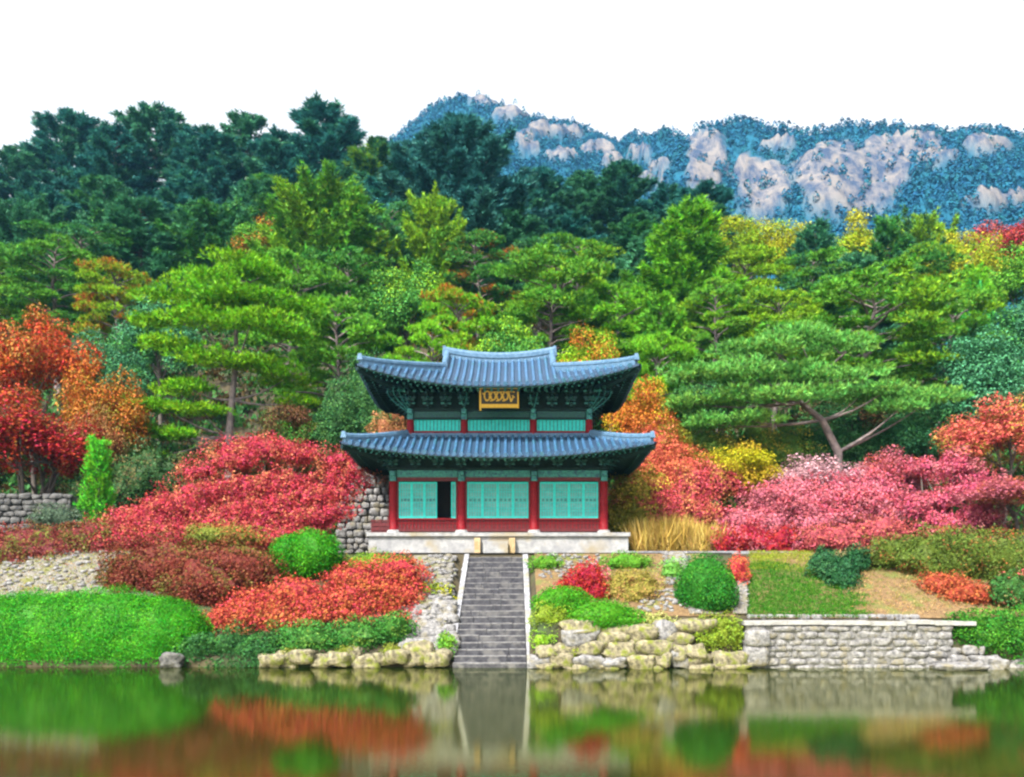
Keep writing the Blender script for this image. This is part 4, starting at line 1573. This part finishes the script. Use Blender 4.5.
def shrub(name, lobes, c1, c2, label, cat='shrub', leaf=.10, dens=330, group=None, core=.72, jit=.16, hor=.3, scat=.42):
    """lobes: (px, ytop, ybottom, width px, Y[, depth m]); leaves on and inside lumpy ellipsoids, over a dense twiggy core"""
    _SI[0] += 1
    rng = np.random.default_rng(900 + _SI[0])
    wob = Wob(500 + _SI[0], 10, 2.2)
    if (lobes[0][0] > 520 and lobes[0][1] > 545) or (lobes[0][0] > 850 and lobes[0][1] > 525):
        yl_ = np.arange(32.6, 41, .05)
        fix = []
        for lb in lobes:
            gx_ = (lb[0] - 512) * yl_ / F
            gp = YH - (G(gx_, yl_) - H) * F / yl_
            j = int(np.argmax(gp <= lb[2] - 3))
            fix.append((*lb[:4], float(yl_[j]) + .12 if lb[4] > 0 else -lb[4], *lb[5:]))
        lobes = fix
    px0, _, yb, _, Y0 = lobes[0][:5]
    org = P(px0, yb, Y0)
    V, T = [], []
    for lb in lobes:
        px, yt, yb, w, Y = lb[:5]
        a, b_ = P(px, yt, Y), P(px, yb, Y)
        rx = w * Y / F / 2
        rz_ = (a[2] - b_[2]) / 2 * 1.15
        ry = lb[5] / 2 if len(lb) > 5 else min(rx, 1.6) * .9
        c = (a + b_) / 2 - np.array([0, 0, rz_ * .13])
        R = np.array([rx, ry, rz_])
        pp = 1.6
        area = 4 * math.pi * (((rx * ry) ** pp + (rx * rz_) ** pp + (ry * rz_) ** pp) / 3) ** (1 / pp)
        n = int(area * dens)
        u = rnd_dirs(n, rng)
        nn = unit(u / R)
        sc = 1 + jit * wob(u * R / max(.35, min(R)) * 1.2 + c)
        rad = np.where(rng.random(n) < .7, rng.uniform(.93, 1.05, n), rng.uniform(.72, .95, n)) * sc
        p = c + u * R * rad[:, None]
        nv = unit(nn * (1 - hor) + np.array([0, 0, hor]) + rng.normal(size=(n, 3)) * scat)
        D = unit(np.cross(nv, rnd_dirs(n, rng)) + nn * .25)
        Ln = leaf * rng.uniform(.7, 1.35, n)
        V.append(leaves(p, D, nv, Ln, Ln * .6))
        T.append(np.clip(.5 + .17 * wob((p - c) * 1.1 + 7) + rng.normal(size=n) * .13, 0, 1))
        # core
        th = np.linspace(0, 2 * math.pi, 17)
        ph = np.linspace(-math.pi / 2, math.pi / 2, 10)
        TH, PH = np.meshgrid(th, ph)
        uu = np.stack([np.cos(PH) * np.cos(TH), np.cos(PH) * np.sin(TH), np.sin(PH)], -1)
        sc = core * (1 + jit * wob(uu.reshape(-1, 3) * R / max(.35, min(R)) * 1.2 + c)).reshape(uu.shape[:2])
        g = c + uu * R * sc[..., None]
        q = np.stack([g[:-1, :-1], g[:-1, 1:], g[1:, 1:], g[1:, :-1]], 2).reshape(-1, 4, 3)
        V.append(q)
        T.append(np.full(len(q), .45))
    V = np.concatenate(V) - org
    me = big_mesh(name, V, 4, np.concatenate(T))
    me.materials.append(LEAF)
    o = link(name, me, None, None, org)
    colour(o, c1, c2)
    return tag(o, label, cat, group)


def layered(outline, ybot, Yback, Yfront, n, w, h, seed, cut=0):
    """flat overlapping leaf layers under an outline of (px, top) points; the lower layers stand nearer"""
    r = np.random.default_rng(seed)
    ox, oy = [p[0] for p in outline], [p[1] for p in outline]
    out = []
    for i in range(n):
        px = r.uniform(ox[0] + w * .3, ox[-1] - w * .3) if i >= len(ox) else ox[i]
        top = np.interp(px, ox, oy)
        f = r.random() if i >= len(ox) else 0
        yt = top + f * max(0, ybot - h - top)
        q = (yt - min(oy)) / (ybot - min(oy))
        if px > ox[-1] - w * .4 - cut * q:
            continue
        k = r.uniform(.7, 1.2)
        out.append((px, yt, yt + h * k * 1.2, w * k, Yback + (Yfront - Yback) * q + r.normal() * .15, 1.6))
    return out


def stems(o, lobes, bpx, Y):
    """bare stems fanning out from the ground into the leaf layers"""
    r = np.random.default_rng(int(bpx))
    org = np.array(o.location)
    mb = MB()
    for k in range(3):
        x = (bpx + (k - 1) * 14 - 512) * Y / F
        b0 = np.array([x, Y, gz(x, Y) - .1])
        near = sorted(lobes, key=lambda l: abs(l[0] - bpx - (k - 1) * 60))[:9]
        mid = b0 + np.array([(k - 1) * .35, 0, .9])
        mb.tube(np.array([b0, (b0 + mid) / 2 + np.array([.05, 0, 0]), mid]) - org, [.11, .09, .075], 7)
        for l in near:
            c = P(l[0], (l[1] + l[2]) / 2, l[4])
            q = np.linspace(0, 1, 5)[:, None]
            pts = mid * (1 - q) + c * q + np.array([0, 0, .18]) * np.sin(q * 3.14)
            mb.tube(pts - org, .05 * (1 - q[:, 0]) + .012, 5)
    mb.build('trunk', BARK, o)


HG = (.016, .150, .003)
HG2 = (.045, .205, .004)
for ol, yb, y1, y2, n_, a_, b2, lab in (
        ([(625, 494), (650, 478), (690, 466), (720, 466), (748, 486)], 520, 46, 44.2, 20, (.36, .045, .055), (.34, .15, .05), 'red pink maple between the temple and the golden tree'),
        ([(742, 506), (762, 488), (800, 478), (838, 490)], 534, 44.6, 42.6, 18, (.40, .115, .145), (.34, .045, .065), 'rose pink maple above the lawn'),
        ([(806, 494), (836, 476), (872, 470), (908, 484)], 530, 45, 43, 18, (.38, .060, .085), (.40, .14, .17), 'broad crimson pink maple in the middle of the pink row'),
        ([(888, 480), (920, 460), (960, 456), (1004, 468)], 534, 45.4, 43, 22, (.37, .055, .095), (.38, .12, .14), 'magenta pink maple near the right end of the pink row')):
    lo = layered(ol, yb, y1, y2, n_, 42, 17, int(ol[0][0]))
    stems(shrub('maple_shrub', lo, a_, b2, lab, 'maple', .11, 250, jit=.34, core=.45), lo, (ol[0][0] + ol[-1][0]) / 2, (y1 + y2) / 2 + .3)
# left bank
shrub('hedge', [(100, 590, 675, 225, 33.6, 2.9), (60, 591, 675, 200, 33.55, 2.9), (10, 595, 675, 190, 33.5, 2.7), (-70, 598, 675, 200, 33.4, 2.6), (150, 596, 673, 120, 33.4, 2.6)],
      HG, HG2, 'long rounded bright green hedge along the water at the left', 'hedge', .065, 800, jit=.035, core=.92, scat=.28)
shrub('shrub', [(235, 628, 680, 90, 33.0, 1.6), (200, 634, 680, 60, 32.9, 1.5), (262, 634, 678, 60, 32.9, 1.5)], (.015, .070, .015), (.03, .11, .02), 'dark green shrub at the waterline between green hedge and red maple shrub')
shrub('shrub', [(310, 622, 660, 80, 33.2, 1.4), (360, 618, 656, 80, 33.3, 1.4), (395, 612, 648, 40, 33.4, 1.2)], (.028, .12, .016), (.09, .15, .02), 'leafy green shrub under the low red maple, just above the shore stones')
shrub('maple_shrub', layered([(208, 612), (250, 592), (300, 578), (350, 566), (400, 558), (424, 562)], 634, 36.0, 34.0, 42, 50, 20, 4),
      (.33, .034, .028), (.28, .085, .025), 'low spreading coral red maple shrub left of the staircase', 'shrub', .10, 300, jit=.22, core=.62)
shrub('shrub', [(170, 540, 600, 120, 36.6, 2), (235, 536, 590, 110, 36.8, 2), (130, 552, 596, 60, 36.5, 1.6), (200, 560, 612, 90, 35.6, 1.6)], (.130, .030, .016), (.085, .10, .014), 'russet and olive shrub below the big red maple mound', leaf=.10, jit=.2)
shrub('shrub', [(225, 524, 548, 80, 38.4, 1.6)], (.12, .15, .02), (.30, .06, .03), 'olive green low shrub at the foot of the big red maple mound')
shrub('round_shrub', [(310, 530, 576, 70, 37.4, 2.0), (288, 534, 576, 40, 37.2, 1.6)], HG, HG2, 'bright green domed shrub left of the temple platform', 'shrub', .08, 430, jit=.06, core=.88)
mound = layered([(104, 532), (130, 508), (160, 496), (200, 462), (236, 440), (262, 436), (300, 446), (340, 450), (372, 462)], 556, 42.3, 39.2, 92, 46, 15, 3, 38)
stems(shrub('maple_shrub', mound, (.32, .026, .042), (.34, .115, .055), 'big red maple mound left of the temple, lower right branches turning coral', 'maple', .10, 250, jit=.34, core=.42), mound, 262, 41.2)
shrub('hedge', [(30, 526, 566, 110, 39, 1.6), (90, 522, 558, 90, 39.4, 1.6), (-40, 530, 570, 120, 39, 1.6), (4, 540, 572, 50, 38.4, 1.4)], (.155, .026, .022), (.09, .095, .015), 'low russet hedge along the upper bank at the left', 'hedge')
shrub('shrub', [(58, 506, 532, 58, 43.5, 1.5)], (.05, .085, .05), (.09, .10, .06), 'dark grey green shrub before the grey stone wall')
shrub('shrub', [(430, 582, 606, 54, 36.2, 1.1)], (.13, .19, .012), YL, 'yellow green shrub on the gravel left of the staircase')
shrub('shrub', [(446, 632, 658, 20, 32.8, .7)], (.08, .21, .015), (.13, .23, .02), 'small lime green plant at the lower left corner of the staircase')
shrub('low_shrub', [(372, 552, 574, 70, 38.2, 1.6), (398, 556, 578, 40, 37.8, 1.4)], (.09, .18, .012), (.15, .19, .02), 'yellow green ground shrub before the left end of the platform', 'shrub', .07, 380)
# right of the stairs
shrub('low_shrub', [(546, 553, 572, 34, 38.3, .9)], (.06, .19, .012), (.10, .2, .02), 'small green tuft at the top right corner of the staircase', 'shrub', .07, 380)
shrub('low_shrub', [(630, 552, 570, 58, 38.4, 1.2)], (.05, .18, .01), (.09, .2, .015), 'flat green mound before the right end of the platform', 'shrub', .07, 380)
shrub('red_shrub', [(590, 562, 598, 44, 36.7, 1.3), (574, 572, 598, 36, 36.5, 1.1), (598, 580, 602, 30, 36.3, 1)], RD, PK, 'small crimson shrub between two green mounds right of the stairs', 'shrub', .09)
shrub('low_shrub', [(630, 569, 592, 60, 37, 1.2), (640, 580, 604, 44, 36.5, 1), (616, 578, 600, 40, 36.6, 1)], (.19, .17, .03), (.30, .15, .06), 'olive brown ground shrub right of the small crimson shrub', 'shrub', .08)
shrub('green_mound', [(562, 586, 616, 60, 35.0, 1.5), (600, 600, 632, 70, 34.4, 1.5), (625, 608, 632, 48, 34.1, 1.3)], (.030, .155, .004), (.07, .205, .006), 'bright green trimmed mound right of the staircase', 'shrub', .075, 460, jit=.06, core=.88)
shrub('low_shrub', [(552, 602, 626, 46, 34.0, 1), (580, 612, 628, 40, 33.6, .8)], (.12, .19, .012), (.16, .21, .03), 'yellow green low shrub under the bright green mound', 'shrub', .08)
shrub('low_shrub', [(546, 627, 650, 30, -32.5, .8)], (.12, .24, .012), (.16, .26, .02), 'lime green tuft above the boulders beside the stairs', 'shrub', .07)
shrub('low_shrub', [(650, 612, 634, 50, 33.6, .9), (672, 618, 636, 30, 33.4, .8)], (.22, .25, .06), (.28, .24, .10), 'pale olive creeping shrub above the boulders', 'shrub', .08)
shrub('box_shrub', [(718, 613, 652, 50, -32.55, 1.2), (704, 618, 652, 28, -32.5, 1), (733, 618, 652, 24, -32.5, 1)], (.11, .165, .012), (.18, .22, .03), 'boxy yellow green shrub at the left end of the retaining wall', 'shrub', .09)
shrub('round_shrub', [(706, 555, 610, 56, 35.8, 2.0), (715, 566, 612, 44, 35.6, 1.8), (695, 572, 606, 40, 35.6, 1.7)], (.012, .105, .008), (.03, .15, .010), 'dark green domed shrub between the two gravel paths', 'shrub', .075, 460, jit=.05, core=.88)
shrub('low_shrub', [(672, 558, 582, 24, 37.8, .8)], (.09, .26, .04), (.15, .3, .05), 'small green plant left of the dark green dome', 'shrub', .08)
shrub('red_shrub', [(738, 556, 586, 24, 37.0, .9)], (.42, .04, .03), (.36, .09, .03), 'small dark red shrub right of the dark green dome', 'shrub', .09)
shrub('pine_shrub', [(838, 552, 580, 52, 37.8, 1.5), (822, 546, 572, 30, 37.9, 1.2), (856, 546, 574, 36, 37.9, 1.3), (842, 566, 588, 30, 37.6, 1.2)], (.012, .060, .020), (.03, .10, .03), 'dark green bushy shrub at the top of the lawn', 'shrub', .10, 380, jit=.25)
shrub('hedge', [(985, 610, 658, 80, 32.9, 1.8), (1030, 606, 664, 80, 33.1, 2), (960, 614, 644, 44, 33, 1.4)], (.018, .105, .008), (.05, .17, .012), 'dark green hedge at the right end of the retaining wall', 'hedge', .09, 400, jit=.10)
shrub('ground_cover_shrub', [(905, 536, 572, 90, 40.2, 2), (960, 530, 575, 110, 40.4, 2), (1010, 540, 585, 90, 39.8, 2), (940, 552, 582, 80, 39.4, 1.6)], (.060, .095, .012), (.24, .045, .022), 'mixed green and russet shrubs on the right bank', 'shrub', .10, jit=.25)
shrub('red_shrub', [(945, 572, 596, 44, 38, 1.2), (968, 582, 606, 50, 37.4, 1.2)], (.26, .060, .022), (.24, .03, .022), 'orange red low shrub on the dry slope above the retaining wall', 'shrub', .09)
shrub('shrub', [(1012, 572, 612, 50, 37, 1.4)], (.03, .10, .02), (.30, .05, .05), 'dark green shrub with red leaves at the right picture edge')
shrub('red_shrub', [(745, 524, 556, 56, 41.3, 1.4), (775, 530, 556, 50, 41.0, 1.3), (722, 532, 556, 36, 41, 1.2)], RD, PK, 'bright red low shrub along the terrace right of the dry grasses', 'shrub', .10, jit=.25)
shrub('red_shrub', [(830, 524, 552, 70, 41, 1.4), (880, 518, 548, 70, 41.3, 1.4)], (.34, .06, .06), (.16, .13, .02), 'coral and olive low shrub under the pink maples', 'shrub', .10, jit=.25)
shrub('shrub', [(632, 478, 552, 60, 45.0, 2), (660, 488, 540, 50, 45.5, 2), (618, 500, 552, 30, 44.5, 1.6)], OLV, (.40, .28, .04), 'olive and yellow shrub right beside the temple', leaf=.11, jit=.25)
shrub('shrub', [(642, 434, 486, 70, 47.5, 2.4), (672, 452, 500, 60, 47, 2.4)], (.42, .10, .05), OLV, 'orange shrub behind the right end of the lower roof', leaf=.12, jit=.25)
shrub('shrub', [(720, 430, 470, 90, 51, 2.5), (770, 426, 472, 90, 51.5, 2.5)], (.06, .14, .02), (.30, .25, .03), 'green undergrowth below the left side of the spreading pine', leaf=.13, dens=200, jit=.25)
shrub('shrub', [(820, 424, 470, 130, 53, 2.5), (890, 430, 475, 110, 52.5, 2.5)], (.02, .09, .025), (.05, .14, .04), 'dark green undergrowth below the right side of the spreading pine', leaf=.13, dens=200, jit=.25)
shrub('shrub', [(150, 448, 500, 90, 48, 2.5), (100, 470, 512, 70, 47.5, 2)], (.025, .075, .02), (.10, .08, .03), 'dark undergrowth behind the slim green conifer', leaf=.13, dens=200, jit=.25)
shrub('shrub', [(368, 360, 440, 60, 52, 2.5), (392, 390, 450, 50, 51, 2.5), (345, 390, 450, 60, 52, 2.5)], (.02, .085, .02), (.05, .13, .03), 'dense dark green shrub beside the left roof corner', leaf=.13, dens=200, jit=.2)
shrub('shrub', [(392, 404, 450, 40, 50, 2)], (.30, .13, .05), (.12, .12, .03), 'tan and orange shrub between the two left roof corners', leaf=.12, dens=240, jit=.2)


for k, (px, yt, yb, w) in enumerate(((600, 636, 652, 22), (640, 620, 640, 26), (668, 634, 652, 20), (574, 646, 660, 18), (625, 650, 664, 18))):
    shrub('low_shrub', [(px, yt, yb, w, -(32.05 + (664 - yb) * .018), .6)], (.13, .17, .012), (.20, .23, .03), '%s small yellow green plant from the stairs growing between the stones' % ORD[(1, 3, 4, 0, 2)[k]], 'shrub', .07, group='plants between the stones')
for k, (px, yt, yb, w) in enumerate(((292, 648, 660, 26), (346, 646, 658, 26), (392, 644, 656, 24))):
    shrub('low_shrub', [(px, yt, yb, w, 32.35, .6)], (.10, .13, .012), (.16, .15, .03), '%s olive tuft from the left overhanging the shore stones left of the stairs' % ORD[k], 'shrub', .07, group='tufts over the shore stones')


# dry ornamental grasses
def grass_clump(px, yt, yb, w, Y, c1, c2, label):
    rng = np.random.default_rng(int(px))
    c = P(px, yb, Y)
    h_ = (yb - yt) * Y / F
    n = 700
    b0 = np.stack([rng.normal(size=n) * w * Y / F * .22, rng.normal(size=n) * .3, np.zeros(n)], 1)
    d = unit(np.stack([rng.normal(size=n) * .35, rng.normal(size=n) * .3, np.ones(n)], 1))
    L_ = h_ * rng.uniform(.5, 1.1, n)
    nn = unit(np.cross(d, rnd_dirs(n, rng)))
    me = big_mesh('dry_grass', leaves(b0, d, nn, L_, np.full(n, .045)), 4, np.clip(rng.uniform(0, 1, n), 0, 1))
    me.materials.append(LEAF)
    o = link('dry_grass', me, None, None, c)
    colour(o, c1, c2)
    tag(o, label, 'grass clump', 'dry grass clumps on the terrace')


for px, yt, lab in ((648, 516, 'tan dry grass clump nearest the platform'), (668, 512, 'second tan dry grass clump from the platform'),
                    (684, 516, 'third golden dry grass clump from the platform'), (702, 520, 'golden dry grass clump next to the red shrub')):
    grass_clump(px, yt, 554, 34, 41.2, (.36, .24, .05), (.46, .34, .10), lab)


# ------------------------------------------------------------------ stuff: grass, ground cover, undergrowth, mountain forest
def scatter(name, pts, size, c1, c2, seed, up=.8, k=5, wr=.3, m=LEAF):
    rng = np.random.default_rng(seed)
    C = np.repeat(pts, k, 0) + rng.normal(size=(len(pts) * k, 3)) * np.array([.6, .6, .12]) * size
    n = len(C)
    D = unit(rng.normal(size=(n, 3)) * np.array([.6, .6, .3]) + np.array([0, 0, up]))
    nn = unit(np.cross(D, rnd_dirs(n, rng)))
    L_ = size * rng.uniform(.6, 1.3, n)
    me = big_mesh(name, leaves(C, D, nn, L_, L_ * wr), 4, np.clip(np.repeat(rng.uniform(0, 1, len(pts)), k) + rng.normal(size=n) * .1, 0, 1))
    me.materials.append(m)
    o = link(name, me)
    colour(o, c1, c2)
    return tag(o, kind='stuff')


rng = np.random.default_rng(77)
def region(n, xa, xb, ya, yb, pxs_=True, lift=.03):
    y = rng.uniform(ya, yb, n)
    x = rng.uniform(xa, xb, n)
    if pxs_: x = px2x(x, y)
    return np.stack([x, y, G(x, y) + lift], 1)


def lawn_pts(n, left, right_bottom, right_top, ya, yb, wob=7, lift=.07):
    p = region(n, left, right_bottom + 20, ya, yb, lift=lift)
    pxx = 512 + F * p[:, 0] / p[:, 1]
    f = (p[:, 1] - ya) / (yb - ya)
    edge = right_bottom + (right_top - right_bottom) * f + wob * np.sin(p[:, 1] * 4.1) + wob * np.sin(p[:, 1] * 9.7 + 1)
    return p[pxx + rng.normal(size=len(p)) * 5 < edge]


scatter('lawn_grass', lawn_pts(12000, 749, 868, 838, 32.7, 37.3), .085, (.018, .105, .004), (.05, .15, .008), 1, 1.0, 4, .22)
scatter('lawn_grass', lawn_pts(2200, 749, 838, 800, 36.6, 39.0), .09, (.14, .19, .01), (.22, .22, .025), 2, 1.0, 4, .22)
scatter('lawn_grass', lawn_pts(1500, 850, 990, 900, 33.2, 38.0, 30), .08, (.10, .13, .015), (.20, .14, .04), 12, 1.0, 4, .22)
scatter('dry_grass_cover', region(2600, 850, 1010, 33.0, 38.8), .08, (.34, .19, .07), (.40, .27, .12), 3, .7, 4, .25)
scatter('ground_cover', np.concatenate([region(900, 540, 665, 33.0, 38.5), region(500, 690, 745, 33.0, 35)]), .07, (.24, .21, .06), (.34, .22, .10), 4, .6, 4, .4)
scatter('ground_cover', region(1500, -20, 125, 35.0, 39.2, lift=.09), .07, (.17, .20, .02), (.26, .16, .05), 15, .6, 4, .4)
scatter('ground_cover', region(1200, 0, 400, 34.5, 38.8), .08, (.16, .17, .03), (.34, .14, .05), 5, .6, 4, .4)
scatter('ground_cover', region(900, 640, 1024, 39.4, 44), .10, (.18, .18, .03), (.38, .12, .06), 6, .6, 4, .4)
scatter('ground_cover', np.concatenate([region(300, 420, 465, 34, 38.5)]), .06, (.22, .26, .05), (.30, .28, .08), 7, .6, 4, .4)
# undergrowth over the hillside
y = rng.uniform(48.5, 100, 9500)
x = rng.uniform(-.75, .75, 9500) * y
keep = ~((np.abs(x - TX) < 6.5) & (y < 49.5))
ug = np.stack([x, y, G(x, y) + .1 + .5 * rng.random(9500)], 1)[keep]
scatter('forest_undergrowth', ug, .5, (.030, .105, .022), (.065, .040, .014), 8, .6, 14, .42)
y = rng.uniform(100, 140, 2600)
x = rng.uniform(-.75, .75, 2600) * y
scatter('forest_undergrowth', np.stack([x, y, G(x, y) + .5], 1), .8, (.022, .085, .045), (.04, .11, .05), 9, .6, 12, .42)

y = rng.uniform(48.5, 64, 5000)
x = rng.uniform(-.60, .62, 5000) * y
scatter('forest_undergrowth', np.stack([x, y, G(x, y) + .1 + .7 * rng.random(5000)], 1)[~((np.abs(x - TX) < 6.5) & (y < 49.5))], .36, (.016, .070, .012), (.075, .045, .016), 10, .6, 14, .42)

# pebbles on the gravel banks and paths
pb = MB()
for (n, a, b_, y0, y1, rr) in ((330, 424, 464, 33.4, 38.6, .16), (220, 0, 110, 35.3, 39, .16), (150, 664, 690, 35.5, 38.8, .13), (90, 690, 712, 33.2, 35.5, .14), (60, 733, 748, 33.2, 36, .13), (120, 540, 600, 36.5, 38.6, .13), (160, 640, 700, 33.2, 35.0, .13)):
    p = region(n, a, b_, y0, y1, lift=.06)
    for q in p:
        s_ = rr * rng.uniform(.5, 1.5)
        pb.rock(q, (s_ * 1.3, s_ * 1.1, s_ * .8), int(rng.integers(1e6)), 0, .7, .1, 7, 5)
tag(pb.build('pebbles', STONE), kind='stuff')

# forest on the far mountains
rng = np.random.default_rng(55)
n = 34000
tp = np.concatenate([rng.uniform(330, 1080, n), rng.uniform(100, 1400, 1500)])
ty_ = np.concatenate([rng.uniform(280, 570, n), rng.uniform(280, 560, 1500)])
tx_, tz_, trk, tpy = mount(tp, ty_)
Yr = 560 - 130 * sstep(610, 690, tp)
ok = ((trk < .5) | (rng.random(len(tp)) < .07)) & (ty_ < Yr + 6) & (ty_ > Yr - 190)
ok &= (rng.random(len(tp)) < .72)
tx_, ty_, tz_ = tx_[ok], ty_[ok], tz_[ok]
nt = len(tx_)
k = 36
hh = rng.uniform(2.2, 5.2, nt)
u = rnd_dirs(nt * k, rng)
c = np.repeat(np.stack([tx_, ty_, tz_ + hh * .5], 1), k, 0)
hr = np.repeat(hh, k)
q = u[:, 2] * .5 + .5
rad = (1.1 - .75 * q) * hr * .42
p = c + np.stack([u[:, 0] * rad, u[:, 1] * rad, u[:, 2] * hr * .5], 1)
nn = unit(u + np.array([0, 0, .45]) + rng.normal(size=u.shape) * .18)
D = unit(np.cross(nn, rnd_dirs(len(u), rng)))
Ln = hr * .27 * rng.uniform(.7, 1.2, len(u))
me = big_mesh('mountain_forest', leaves(p - D * Ln[:, None] * .5, D, nn, Ln, Ln * .6), 4, np.clip(np.repeat(rng.uniform(0, 1, nt), k) + rng.normal(size=len(u)) * .06, 0, 1))
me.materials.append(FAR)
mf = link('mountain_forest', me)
colour(mf, (.010, .085, .155), (.014, .105, .135))  # tree colours pushed to blue, haze of distance painted in
tag(mf, kind='stuff')

# ------------------------------------------------------------------ air between here and the mountains
hz = MB()
hz.span(-900, 900, -60, 1000, -2.5, 300)
hm = bpy.data.materials.new('air')
hm.use_nodes = True
N, L = hm.node_tree.nodes, hm.node_tree.links
N.remove(N['Principled BSDF'])
pv = N.new('ShaderNodeVolumePrincipled')
pv.inputs['Color'].default_value = (.24, .60, 1.0, 1)
pv.inputs['Density'].default_value = .00021
pv.inputs['Anisotropy'].default_value = .6
L.new(pv.outputs[0], N['Material Output'].inputs['Volume'])
tag(hz.build('haze', hm), kind='stuff')
